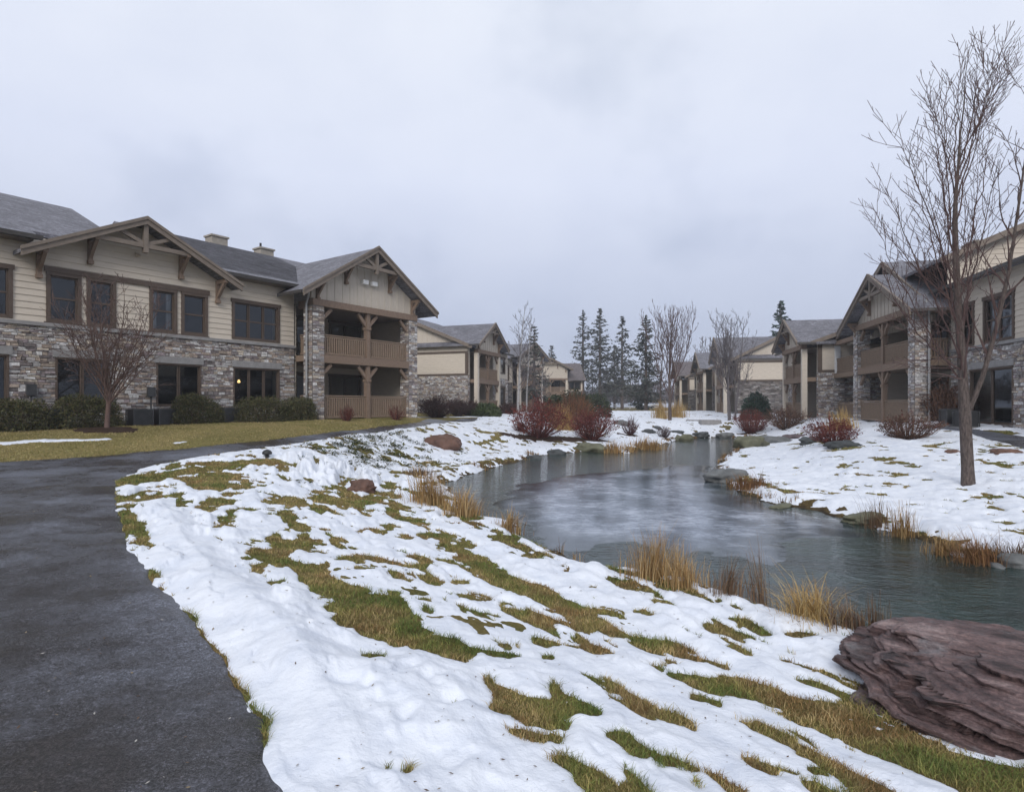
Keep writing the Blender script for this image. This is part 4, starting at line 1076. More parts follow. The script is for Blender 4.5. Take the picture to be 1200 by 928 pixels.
def interp(pts, rad, t):
    f = t*(len(pts)-1); i = min(int(f), len(pts)-2); u = f-i
    return Vector(pts[i])*(1-u)+Vector(pts[i+1])*u, rad[i]*(1-u)+rad[i+1]*u
# main limbs traced from the photograph: (start px,py) then direction targets
prim = [((1127,425),(1085,330),(1055,262),(1030,205),-.5),((1129,452),(1090,395),(1050,330),(1022,250),.4),((1125,395),(1100,320),(1082,240),(1062,165),.5),((1122,345),(1098,270),(1072,200),(1040,145),-.8),
        ((1121,320),(1106,240),(1098,170),(1090,110),.3),((1120,300),(1108,220),(1106,150),(1108,92),-.4),((1121,240),(1108,175),(1095,130),(1080,95),.6),((1120,228),(1118,160),(1122,110),(1128,62),-.3),
        ((1120,262),(1138,190),(1152,130),(1165,70),.4),((1121,235),(1140,165),(1160,100),(1180,40),-.3),((1122,215),(1146,140),(1166,90),(1192,52),.5),((1123,200),(1140,140),(1148,90),(1155,45),-.5),((1124,190),(1150,130),(1172,95),(1197,75),.1),
        ((1122,340),(1146,262),(1156,190),(1165,120),.9),((1124,385),(1145,310),(1158,240),(1170,190),-.9),((1128,440),(1110,340),(1112,250),(1100,190),-1.3),((1127,420),(1135,330),(1140,250),(1150,170),1.4),((1126,400),(1112,310),(1090,250),(1078,180),1.5),((1129,450),(1140,380),(1130,290),(1128,200),-1.6),
        ((1128,435),(1078,402),(1052,368),(1035,318),-.9),((1123,360),(1080,320),(1050,300),(1020,238),.9)]
for a, b, c, d, dep in prim:
    P0 = [TP(a[0], a[1], 0), TP(b[0], b[1], dep*.45), TP(c[0], c[1], dep*.8), TP(d[0], d[1], dep)]
    n = 14; pts = []
    for i in range(n+1):
        t = i/n; q = [Vector(x) for x in P0]
        v = q[0]*(1-t)**3+q[1]*3*t*(1-t)**2+q[2]*3*t*t*(1-t)+q[3]*t**3
        pts.append(v+Vector((R.gauss(0, .018), R.gauss(0, .018), R.gauss(0, .012)))*(1 if i else 0))
    r0 = .022 if a[1] > 300 else .018
    rad = [r0*(1-.88*(i/n)**.85) for i in range(n+1)]
    mb.tube(pts, rad, 5)
    for j in range(17):
        t = .15+.83*(j+R.random()*.7)/17; p, rr = interp(pts, rad, t); p2, _ = interp(pts, rad, min(1, t+.05)); dd = (p2-p).normalized()
        ph = j*2.4+R.uniform(-.6, .6); aa = dd.orthogonal().normalized(); bb = dd.cross(aa)
        nd = (dd*.75+(aa*math.cos(ph)+bb*math.sin(ph))*.62+Vector((0, 0, .2))).normalized()
        grow(mb, p, nd, R.uniform(.5, 1.35)*(1.15-.55*t), max(.006, rr*.42), 1, 2, R, up=.6, dens=4.8, spread=.66, sub=.5, jit=.11, rmin=.0048)
for j in range(18):
    t = .22+.76*j/18; p, rr = interp(lpts, [c for _, _, c, _ in limb_px], t); ph = j*2.4
    grow(mb, p, (math.cos(ph)*.55, math.sin(ph)*.55, .8), R.uniform(1.0, 2.1)*(1.15-.55*t), max(.008, rr*.36), 0, 2, R, up=.45, dens=4.2, spread=.58, sub=.42, n=5, rmin=.0052)
for a, dx, L in ((432,-1,1.6),(445,-1,1.9),(418,-1,1.5),(405,1,1.2),(390,-1,1.3)):   # thin low drooping shoots
    grow(mb, TP(1128, a, -.05), (dx, R.uniform(-.5, .3), .05), L, .016, 1, 2, R, up=-.1, dens=4, spread=.6, sub=.4, jit=.12, rmin=.0052)
mb.build('crown', M['twig'], tr)

# --- small crab apple on the left lawn
cx_, cy_, cz_ = xyz(125, 504)
tr = empty('crabapple_tree', (cx_, cy_, cz_), 0, 'small bare reddish tree on the left lawn before the stone wall', 'tree')
mb = MB(); mb.tube([(0,0,-.1),(.01,0,.05),(.03,0,.5),(.08,0,1.0),(.12,0,1.3)], [.12,.085,.07,.066,.05], 8); mb.build('trunk', M['crabbark'], tr, smooth=True)
mb = MB(); R = random.Random(11)
for j in range(24):
    ph = j*2.4; e = R.uniform(.65, 2.6); z0 = R.uniform(.55, 1.35)
    grow(mb, (.06+.05*z0-.02, 0, z0), (math.cos(ph)*.9, math.sin(ph)*.9, e), R.uniform(2.3, 3.1)*(1.0+.14*min(e, 2)), .024, 0, 3, R, up=.26, dens=3.0, spread=.66, sub=.44, jit=.10, n=5, rmin=.0055)
mb.build('crown', M['crabbark'], tr)
mb = MB(); N_ = 26; ring = [(math.cos(2*math.pi*k/N_)*(.85+.12*math.sin(k*3.1)), math.sin(2*math.pi*k/N_)*(.75+.1*math.cos(k*2.3)), .0) for k in range(N_)]
mb.add([(cx_, cy_, cz_+.09)]+[(cx_+p[0], cy_+p[1], gz(cx_+p[0], cy_+p[1])+.03) for p in ring]+[(cx_+p[0]*1.08, cy_+p[1]*1.08, gz(cx_+p[0], cy_+p[1])-.05) for p in ring], [(0, 1+k, 1+(k+1) % N_) for k in range(N_)]+[(1+k, 1+N_+k, 1+N_+(k+1) % N_, 1+(k+1) % N_) for k in range(N_)])
M['mulch'] = simple('dark_mulch', (.025,.016,.012), (.07,.045,.033), 18, .95, .1, .9, bd=.04)
tag(mb.build('mulch_ring', M['mulch']), 'ring of dark mulch round the small reddish tree on the lawn', 'mulch')

def bare_tree(name, label, px, Y, h, width, trunk_mat, twig_mat, seed, stems=1, r0=.12, lean=0, first=.25, up=.5, thin=.012, dens=2.2, trunk_frac=.85, grp=None, vase=0):
    x, y, z = atd(px, Y); t = empty(name, (x, y, z), 0, label, 'tree', grp); R = random.Random(seed)
    mt = MB(); mc = MB()
    for s in range(stems):
        ph = s*2.1+seed; off = .0 if stems == 1 else .28
        p = Vector((math.cos(ph)*off, math.sin(ph)*off, -.15)); tilt = Vector((math.cos(ph)*.07*(stems > 1)+lean, math.sin(ph)*.07*(stems > 1), 1))
        pts = []; n = 12
        for i in range(n+1): pts.append(p.copy()); p = p+tilt.normalized()*(h*trunk_frac*R.uniform(.9, 1.05)/n); tilt += Vector((R.gauss(0, .025), R.gauss(0, .025), 0))
        rad = [r0*(1-.86*i/n) for i in range(n+1)]; mt.tube(pts, rad, 7)
        m = int(21*(1 if stems == 1 else .75))
        for j in range(m):
            tt = first+(1-first)*.97*(j+R.random()*.6)/m; q, rr = interp(pts, rad, tt); a = j*2.4+R.random()
            L = width*.5*(1.25-.75*tt)*R.uniform(.7, 1.2)*1.25
            if vase: L = h*(1.0-tt*trunk_frac)*R.uniform(.8, 1.0); grow(mc, q, (math.cos(a)*.42, math.sin(a)*.42, .9), L, max(.02, rr*.42), 1, 3, R, up=.5, dens=2.2, spread=.45, sub=.42, jit=.06, rmin=thin); continue
            grow(mc, q, (math.cos(a)*.6, math.sin(a)*.6, .75), L, max(thin*1.4, rr*.5), 1, 3, R, up=up, dens=dens, spread=.55, sub=.5, jit=.09, rmin=thin)
    mt.build('trunk', M[trunk_mat], t, smooth=True); mc.build('crown', M[twig_mat], t)
    return t
bare_tree('birch_tree', 'leftmost and tallest of the white barked birches beside the blank end wall', 607, 50, 10.6, 4.2, 'birch', 'greytwig', 4, 1, .12, .0, .22, .55, .012, 3.0)
bare_tree('birch_tree', 'slimmer white birch standing directly in front of the dim grey building', 617, 53, 10.4, 3.8, 'birch', 'greytwig', 9, 1, .09, .01, .22, .55, .012, 3.0)
bare_tree('birch_tree', 'short birch right of the other two, next to a dark thin spruce', 634, 55, 6.2, 2.8, 'birch', 'greytwig', 15, 1, .07, .0, .25, .5, .012, 3.0)
bare_tree('shade_tree', 'vase shaped bare dark tree standing alone beside tan ornamental grass', 785, 49, 9.9, 6.0, 'bark', 'twig', 21, 1, .15, .0, .2, .75, .013, 2.7, .9, None, 1)
bare_tree('shade_tree', 'thin dark leafless tree just left of the vase shaped tree', 773, 56, 8.8, 2.2, 'bark', 'twig', 23, 1, .11, .0, .3, .3, .016, 2.2)
bare_tree('aspen_tree', 'pale grey multi stemmed bare tree before the right row porches', 857, 50, 10.2, 5.0, 'greytwig', 'greytwig', 33, 4, .10, .0, .22, .6, .012, 2.8)
bare_tree('shade_tree', 'hazy bare tree rising behind the brown roofed end of the right row', 826, 128, 15.5, 11, 'twig', 'greytwig', 37, 1, .2, .0, .25, .5, .04, .9)
bare_tree('shade_tree', 'lower hazy bare tree left of the other, over the farthest brown roof', 806, 140, 12.5, 9, 'twig', 'greytwig', 39, 2, .2, .0, .25, .5, .045, .9)

def conifer(name, label, px, Y, h, rad, seed, z0=.12, dens=1.0, pal=((.014,.021,.016),(.022,.03,.02),(.035,.042,.026)), droop=.35, q=.2, sparse=1.0, lean=0):
    x, y, z = atd(px, Y); t = empty(name, (x, y, z), 0, label, 'tree'); R = np.random.default_rng(seed)
    mb = MB(); mb.tube([(0,0,-.3),(0,0,h*.4),(lean*.5,0,h*.8),(lean,0,h)], [.02*h*.8+.05, .013*h+.03, .006*h+.02, .015], 7)
    tb = mb
    C = []; D = []
    nw = int(h*2.6*dens)
    mbb = tb
    for i in range(nw):
        u = z0+(1-z0)*(i+.5)/nw
        for k in range(int(R.integers(3, 6))):
            a = R.uniform(0, 6.283); L = rad*(1-u)**.8*R.uniform(.45, 1.15)+.15*rad*(1-u)+.12
            p0 = np.array([lean*u*u, 0, h*u]); dr = np.array([math.cos(a), math.sin(a), .18-droop*(1-u)])
            n = max(4, int(L/q*2.4*sparse))
            s = R.uniform(.12, 1, n)
            pts = p0+dr*(s*L)[:, None]+np.array([0, 0, 1])*(s**2*L*.12)[:, None]+R.normal(0, .07*L+.02, (n, 3))*np.array([1, 1, .55])
            C.append(pts); D.append(np.repeat((dr+np.array([0, 0, -.25]))[None], n, 0)+R.normal(0, .45, (n, 3)))
            mbb.tube([tuple(p0), tuple(p0+dr*L*.5+np.array([0, 0, .03*L])), tuple(p0+dr*L+np.array([0, 0, .12*L]))], [.02+.004*h*(1-u), .02, .012], 3)
    C = np.concatenate(C); D = np.concatenate(D); D /= np.linalg.norm(D, axis=1)[:, None]
    P, Fq, c = leaf_quads(C, q, pal, .34, d1=D)
    np_mesh('crown', P, Fq, M['leaf'], t, smooth=False, col=c)
    tb.build('trunk', M['bark'], t, smooth=True)
    return t
SP = ((.045,.054,.05),(.06,.068,.06),(.08,.085,.072))  # spruce greens lightened and greyed, some distance haze painted into the colour
conifer('spruce_tree', 'narrow spruce at the left end of the far row of three', 683, 120, 19.6, 4.2, 1, .28, .8, SP, .4, .32, .55)
conifer('spruce_tree', 'tallest and fullest spruce in the middle of the far row of three', 703, 118, 19.6, 5.0, 2, .2, 1.0, SP, .4, .34, .7)
conifer('spruce_tree', 'spruce at the right end of the far row of three', 729, 116, 17.8, 4.3, 3, .16, .9, SP, .4, .34, .65)
conifer('spruce_tree', 'short thin spruce half hidden between the far tall ones', 720, 128, 13.5, 3.2, 4, .2, .8, SP, .4, .34, .8)
conifer('spruce_tree', 'broad dark spruce left of the vase shaped bare tree', 757, 84, 13.2, 3.6, 5, .1, 1.1, SP, .35, .26, 1.1)
conifer('spruce_tree', 'dark spruce top rising over the middle building roof on the right', 915, 84, 15.2, 3.4, 6, .2, 1.1, ((.012,.03,.024),(.02,.045,.035),(.03,.055,.04)), .3, .28, 1.3)
conifer('spruce_tree', 'ragged dark thin spruce among the birches', 626, 60, 8.6, 1.9, 7, .18, 1.0, SP, .45, .2, .7)
conifer('spruce_tree', 'small distant spruce tip showing beside the far gabled roof', 646, 105, 11.0, 2.4, 8, .1, 1.0, SP, .35, .3, 1.0)
conifer('spruce_tree', 'low blue green spruce at the foot of the far tall trees', 752, 92, 3.6, 1.9, 9, .03, 2.0, ((.02,.032,.028),(.035,.05,.04)), .2, .2, 1.3)

# --- shrubs
def dome_points(n, w, d, h, shell=.7, flat=2.4):
    u = unit_v(n); u[:, 2] = np.abs(u[:, 2])
    e = (np.abs(u)**flat).sum(1)**(-1/flat); r = rng.uniform(shell, 1.0, n)
    bumps = 1+.16*(fbm(u[:, 0]*3+w*7, u[:, 1]*3+u[:, 2]*2+h*3, 5, 3)-.5)*2
    return u*(e*r*bumps)[:, None]*np.array([w/2, d/2, h])
def evergreen(name, label, x, y, w, d, h, pal, q=.05, n=5200, cat='shrub', group=None, rz=0., flat=2.4):
    z = gz(x, y); t = empty(name, (x, y, z-.03), rz, label, cat, group)
    c = dome_points(n, w, d, h, .62, flat)+rng.normal(0, .03, (n, 3)); P, Fq, C = leaf_quads(c, q, pal, .3)
    np_mesh('foliage', P, Fq, M['leaf'], t, smooth=False, col=C)
    mb = MB()
    for k in range(9): a = k*.7; mb.tube([(0,0,0),(math.cos(a)*w*.12, math.sin(a)*d*.12, h*.35),(math.cos(a)*w*.3, math.sin(a)*d*.3, h*.75)], [.03,.022,.01], 4)
    mb.build('stems', M['twig'], t)
    return t
def Aw(s, off): return (P345[0]+UA[0]*s+UA[1]*off, P345[1]+UA[1]*s-UA[0]*off)      # off = metres out from the facade
rzA = math.atan2(UA[1], UA[0])
YEW = ((.05,.056,.022),(.075,.078,.03),(.105,.10,.042),(.035,.038,.018),(.09,.07,.035))
for px, w_, h_, lab in ((14, 2.0, .95, 'clipped yew at the left end of the wall, cut by the picture edge'), (97, 2.0, 1.05, 'rounded yew behind the small reddish tree, under the blinds'), (220, 1.9, 1.08, 'yew shrub under the wide dark lower window, right of the units'),
                        (296, 2.7, 1.02, 'longest clipped yew, under the window with the lit lamp'), (338, 1.5, 1.0, 'short yew touching the stone corner of the balcony wing')):
    x, y = Aw(sA(px)-.25, 1.15); evergreen('yew_shrub', lab, x, y, w_, 1.25, h_, YEW, .04, 12000, 'shrub', 'yews along the stone wall', rzA, 2.9)
MUGO = ((.022,.034,.02),(.034,.046,.026),(.05,.058,.03))
for px, Y, w_, h_, lab in ((651, 42, 1.9, 1.9, 'left of the two dark mugo pines, beside the far gabled building'), (672, 44, 3.2, 2.2, 'larger dark mugo pine under the far tall spruces'), (697, 52, 3.0, 2.0, 'bluish low pine mass right of the large mugo pine'), (569, 45.5, 2.4, 1.0, 'low bright green juniper at the foot of the neighbouring building')):
    x, y, z = atd(px, Y); evergreen('pine_shrub', lab, x, y, w_, w_*.9, h_, MUGO if px != 569 else ((.04,.06,.022),(.06,.08,.03)), .12, 4200, 'shrub')
x, y, z = atd(886, 47); evergreen('pine_shrub', 'dark green pine on the right bank before the pale side wall', x, y, 2.6, 2.3, 2.35, ((.012,.03,.022),(.02,.042,.03),(.03,.052,.036)), .12, 4200, 'shrub', None, 0, 1.7)

def twig_bush(name, label, x, y, w, h, col, n=170, leaf=None, nl=0, q=.03, th=.006, cat='bush', group=None, sub=4):
    z = gz(x, y); t = empty(name, (x, y, z-.04), 0, label, cat, group); R = random.Random(int(x*100+y*10))
    mb = MB(); tips = []
    for k in range(n):
        a = R.uniform(0, 6.283); rr = R.random()**.6; b = .12*w*R.random(); lobe = .72+.5*float(vnoise(np.array([math.cos(a)*1.6+x*3]), np.array([math.sin(a)*1.6+y*3]), 12)[0])
        p0 = Vector((math.cos(a)*b, math.sin(a)*b, 0)); tp = Vector((math.cos(a)*w*.5*rr*lobe, math.sin(a)*w*.5*rr*lobe, h*(1-.42*rr**2.2)*R.uniform(.62, 1.08)*(.35+.65*lobe)))
        mid = p0.lerp(tp, .5)+Vector((math.cos(a)*w*.06*rr, math.sin(a)*w*.06*rr, -.05*h))
        c = R.uniform(.65, 1.35); cc = R.choice(col); mb.col = tuple(v*c for v in cc)
        mb.tube([p0, mid, tp], [th*1.6, th*1.2, th*.6], 3); tips.append(tp)
        for j in range(sub):
            u = R.uniform(.35, .95); q0 = mid.lerp(tp, u) if u > .5 else p0.lerp(mid, u*2)
            dd = (tp-p0).normalized()+Vector((R.gauss(0, .5), R.gauss(0, .5), R.gauss(.1, .35)))
            q1 = q0+dd.normalized()*R.uniform(.12, .28)*h; mb.tube([q0, q1], [th*.8, th*.4], 3); tips.append(q1)
    mb.col = None
    mb.build('stems', M['stem'], t)
    if nl:
        T = np.array([tuple(v) for v in tips]); c = T[rng.integers(0, len(T), nl)]*rng.uniform(.72, 1.02, (nl, 1))+rng.normal(0, .03*h, (nl, 3))
        c[:, 2] = np.abs(c[:, 2]); P, Fq, C = leaf_quads(c, q, leaf, .6)
        np_mesh('foliage', P, Fq, M['leaf'], t, smooth=False, col=C)
    return t
RED = ((.12,.034,.030),(.15,.048,.036),(.085,.028,.025)); BRN = ((.12,.07,.05),(.085,.048,.038),(.15,.085,.055)); LRED = ((.13,.026,.024),(.095,.022,.02),(.17,.05,.034))
for px, py, w_, h_, col, lf, nl, lab in (
  (632, 512, 3.5, 2.05, RED, LRED, 2600, 'largest dark red bush on the snowy point left of the pond'),
  (694, 515, 2.8, 1.8, RED, LRED, 1900, 'dark red bush at the right end of the snowy point'),
  (670, 503, 3.0, 2.2, ((.14,.06,.035),(.18,.085,.045)), None, 0, 'orange brown twiggy bush between the two dark red ones'),
  (610, 506, .9, .6, RED, None, 0, 'little reddish shrub left of the largest dark red bush'),
  (739, 509, 1.2, 1.1, ((.07,.03,.035),(.09,.045,.045)), None, 0, 'small purple red bush alone on snow beyond the pond head'),
  (778, 513, 1.0, .75, ((.085,.06,.065),(.11,.085,.085)), None, 0, 'small grey twiggy bush alone on snow near the channel'),
  (880, 507, 2.6, 1.6, RED, LRED, 900, 'flat topped red bush, left one before the middle building'),
  (920, 502, 2.9, 1.5, BRN, ((.07,.035,.028),(.05,.028,.024)), 1300, 'flat topped brown bush, right one before the middle building'),
  (978, 520, 2.1, .95, RED, LRED, 1300, 'low wide red bush with snow at its foot and dark slabs'),
  (1064, 514, 2.2, .95, BRN, ((.09,.03,.025),(.07,.045,.03)), 1500, 'low wide brownish bush left of the maple trunk'),
  ):
    x, y = gp(px, py); twig_bush('barberry_bush' if lf else 'twiggy_bush', lab, x, y, w_, h_, col, 170 if w_ > 1.3 else 90, lf, nl, .045 if y > 24 else .032, .009 if y > 24 else .006)
for px, Y, w_, h_, lab in ((512, 41, 2.9, 1.5, 'dense dark red brown shrub against the stone column of the left wing'), (537, 44, 1.7, 1.3, 'smaller red brown shrub in the middle of the stone end wall'), (551, 45.5, 2.0, 1.15, 'red brown shrub by the corner of the stone end wall'),
                           (596, 52, 2.2, 1.0, 'rust coloured low shrub at the feet of the birches'), (1106, 26.6, 2.3, 1.75, 'big orange brown shrub right of the stone column, behind the maple')):
    x, y, z = atd(px, Y); twig_bush('barberry_bush', lab, x, y, w_, h_, BRN if px > 1000 else ((.05,.028,.026),(.07,.035,.03)), 220, ((.06,.03,.026),(.045,.024,.022)) if px < 1000 else ((.10,.045,.025),(.07,.035,.022)), 1800, .05, .009)
for s_, lab in ((1.3, 'small reddish twig shrub under the left half of the balcony railing'), (4.3, 'small reddish twig shrub under the middle of the balcony railing')):
    x, y = Aw(s_, 2.0); twig_bush('twiggy_bush', lab, x, y, .9, .75, RED, 70, None, 0)

# --- dry grasses
def grass_clump(name, label, x, y, w, h, pal, n=160, arch=.5, th=.004, cat='grass clump', group=None, up=0., zoff=0., obj=None, plume=False):
    z = gz(x, y)+zoff
    a = rng.uniform(0, 6.283, n); b = np.abs(rng.normal(0, .24, n))*w; nk = 5; kk = rng.integers(0, nk, n); ox = rng.normal(0, .13*w, nk)[kk]; oy = rng.normal(0, .08*w, nk)[kk]; L = h*rng.beta(2.2, 1.4, n)*1.15*np.exp(-(b/w/.6)**2)*rng.uniform(.7, 1.1, nk)[kk]+.05
    x0 = np.cos(a)*b+ox; y0 = np.sin(a)*b*.8+oy; a2 = a+rng.normal(0, .9, n); out = arch*rng.uniform(.1, 1.1, n)*L
    cx, cy = np.cos(a2), np.sin(a2); px_, py_ = -cy, cx
    P = []
    ts = np.array([0, .35, .7, 1.0])
    gl = rng.uniform(0, 6.283); kink = rng.random(n) < .22; kd = rng.uniform(0, 6.283, n); kl = rng.uniform(.2, .5, n)*L
    fall = rng.beta(1.2, 2.2, n)*1.6
    for i, t in enumerate(ts):
        zz = L*(t-arch*.55*t**3*fall) if i else np.full(n, -.05)
        xx = x0+cx*out*t**2+.12*h*math.cos(gl)*t*t; yy = y0+cy*out*t**2+.12*h*math.sin(gl)*t*t; w_ = th*(1-.75*t)
        if i == 3: xx = np.where(kink, xx+np.cos(kd)*kl*.8, xx); yy = np.where(kink, yy+np.sin(kd)*kl*.8, yy); zz = np.where(kink, zz-kl*.75, zz)
        P.append(np.stack([xx-px_*w_, yy-py_*w_, zz], -1)); P.append(np.stack([xx+px_*w_, yy+py_*w_, zz], -1))
    V = np.stack(P, 1).reshape(-1, 3); base = (np.arange(n)*8)[:, None]
    Fq = np.concatenate([base+np.array([2*i, 2*i+1, 2*i+3, 2*i+2]) for i in range(3)], 0)
    pal = np.array(pal); C = np.repeat(pal[rng.integers(0, len(pal), n)]*rng.uniform(.6, 1.35, (n, 1)), 8, 0)
    if obj is not None: obj.append((V+np.array([x, y, z]), Fq, C)); return
    o = np_mesh(name, V, Fq, M['grass'], smooth=False, col=C); o.location = (x, y, z)
    return tag(o, label, cat, group)
TAN = ((.36,.235,.10),(.29,.175,.07),(.42,.30,.15),(.22,.125,.05)); GOLD = ((.42,.28,.105),(.48,.35,.16),(.33,.20,.07)); RUST = ((.20,.10,.045),(.25,.14,.06),(.15,.08,.04)); DRY = ((.16,.10,.06),(.20,.14,.085),(.12,.07,.045))
G_ = 'clumps of dry grass along the pond'
for px, py, w_, h_, pal, n, arch, lab in (
  (508, 590, 1.0, .85, TAN, 420, .45, 'tall tan grass clump at the left end of the left shore'),
  (541, 604, 1.0, .55, TAN, 380, .6, 'tan grass clump between the tall left one and the small round one'),
  (594, 622, .55, .42, TAN, 240, .6, 'small round tan grass tuft, last on the left shore'),
  (768, 676, .85, .58, TAN, 520, .4, 'thick upright tan reed clump at the middle of the near shore'),
  (806, 688, .6, .36, TAN, 300, .55, 'low tan reeds just right of the thick middle clump'),
  (850, 696, .55, .40, DRY, 220, .35, 'sparse brown reeds between the two thick near clumps'),
  (893, 712, .28, .72, DRY, 90, .12, 'tall thin brown reed stalks left of the golden clump'),
  (952, 731, .62, .48, GOLD, 520, .85, 'golden arching grass clump, brightest on the near shore'),
  (990, 736, .45, .30, DRY, 260, .5, 'low brown grass between golden clump and stiff stalks'),
  (1028, 741, .38, .33, DRY, 110, .12, 'stiff short brown stalks beside the big purple rock'),
  (1028, 618, .6, .62, DRY, 120, .35, 'thin leaning brown reeds at the left of the right shore'),
  (1056, 634, .7, .75, TAN, 240, .35, 'tall tan cattail reeds at the middle of the right shore'),
  (1108, 650, .6, .35, TAN, 260, .6, 'low tan tuft between cattails and rusty mound on the right shore'),
  (1150, 662, .95, .48, RUST, 520, .65, 'rusty drooping grass mound on the right shore'),
  (1186, 658, .6, .36, DRY, 240, .5, 'brown grass at the right picture edge by small stones'),
  (884, 572, 1.0, .4, RUST, 360, .6, 'rust coloured low grass right of the flat grey shore rock'),
  (850, 529, 1.8, .75, RUST, 420, .5, 'rusty grass strip above the flat grey shore rock'),
  (722, 529, 1.5, .6, TAN, 300, .5, 'short tan grass left part of the pond head shore'),
  (756, 527, 1.9, .75, TAN, 420, .4, 'denser tan grass right part of the pond head shore'),
  (488, 557, 1.3, .3, DRY, 260, .5, 'low brown grass hump upslope of the tall left clump')):
    x, y = gp(px, py); grass_clump('grass_clump', lab, x, y, w_, h_, pal, n, arch, max(.0035, .00055*y), 'grass clump', G_)
for px, Y, w_, h_, lab in ((774, 53, 1.5, 1.65, 'left upright straw coloured ornamental grass by the vase shaped tree'), (792, 55, 1.9, 1.75, 'right wider straw coloured ornamental grass by the vase shaped tree'),
                           (987, 30.5, 1.6, 1.15, 'straw coloured ornamental grass between the stone pillars'), (657, 37, 1.5, 1.6, 'pale orange ornamental grass behind the dark red bushes')):
    x, y, z = atd(px, Y); grass_clump('ornamental_grass', lab, x, y, w_, h_, GOLD, 420, .25, .016, 'ornamental grass')
fr = []                                             # low fringe of dead grass all along the waterline
for i in range(len(POND)-6):
    (ax, ay), (bx, by) = POND[i], POND[(i+1) % len(POND)]
    L = math.hypot(bx-ax, by-ay); nx, ny = (by-ay)/L, -(bx-ax)/L
    for k in range(int(L*3.2)):
        t = random.random(); o_ = random.uniform(-.05, .35); x = ax+(bx-ax)*t; y = ay+(by-ay)*t
        s_ = -1 if poly_sd(np.array([x+nx*.3]), np.array([y+ny*.3]), POND)[0] > 0 else 1
        x += nx*o_*s_; y += ny*o_*s_
        if vnoise(np.array([x*.7]), np.array([y*.7]), 99)[0] < .42: continue
        grass_clump('', '', x, y, .3, random.uniform(.08, .26), DRY+TAN[:2], 16, .8, max(.003, .0006*y), obj=fr)
V = np.concatenate([f[0] for f in fr]); off = np.cumsum([0]+[len(f[0]) for f in fr[:-1]]); Fq = np.concatenate([f[1]+o for f, o in zip(fr, off)]); C = np.concatenate([f[2] for f in fr])
tag(np_mesh('shore_grass', V, Fq, M['grass'], smooth=False, col=C), 'low fringe of dead brown grass along the pond edge', 'grass', kind='stuff')

# ------------------------------------------------------------------ rocks
import bmesh
def ico(sub):
    bm = bmesh.new(); bmesh.ops.create_icosphere(bm, subdivisions=sub, radius=1); V = np.array([v.co[:] for v in bm.verts]); Fq = np.array([[v.index for v in f.verts] for f in bm.faces]); bm.free(); return V, Fq
ICO4 = ico(4)
def rock(label, x, y, w, d, h, col, seed, rz=0., sink=.25, group=None, zoff=0., flat=2.6, name='boulder', cat='rock'):
    V, Fq = ICO4; V = V.copy(); e = (np.abs(V)**flat).sum(1)**(-1/flat); V = V*e[:, None]
    n = (fbm(V[:, 0]*1.6+seed*3.1, V[:, 1]*1.6+V[:, 2]*1.3, seed, 4)-.5)+(fbm(V[:, 2]*2.1+seed, V[:, 0]*2.1-V[:, 1], seed+5, 4)-.5)
    V = V*(1+.55*n)[:, None]
    q = np.round(V[:, 2]*4)/4; V[:, 2] = V[:, 2]*.55+q*.45+(fbm(V[:, 0]*3, V[:, 1]*3, seed+9, 3)-.5)*.12
    V = V*np.array([w/2, d/2, h*.62])
    k = fbm(V[:, 0]/w*5, V[:, 1]/d*5+V[:, 2]/h*3, seed+2, 4)[:, None]
    C = np.array(col)*(.65+.7*k)
    o = np_mesh(name, V, Fq, M['rock'], smooth=True, col=C)
    o.location = (x, y, gz(x, y)+h*.38-h*sink+zoff); o.rotation_euler = (0, 0, rz)
    return tag(o, label, cat, group)
BR = (.115,.062,.045); GY = (.12,.125,.125); GN = (.115,.115,.075); DK = (.055,.06,.062); PU = (.10,.075,.08)
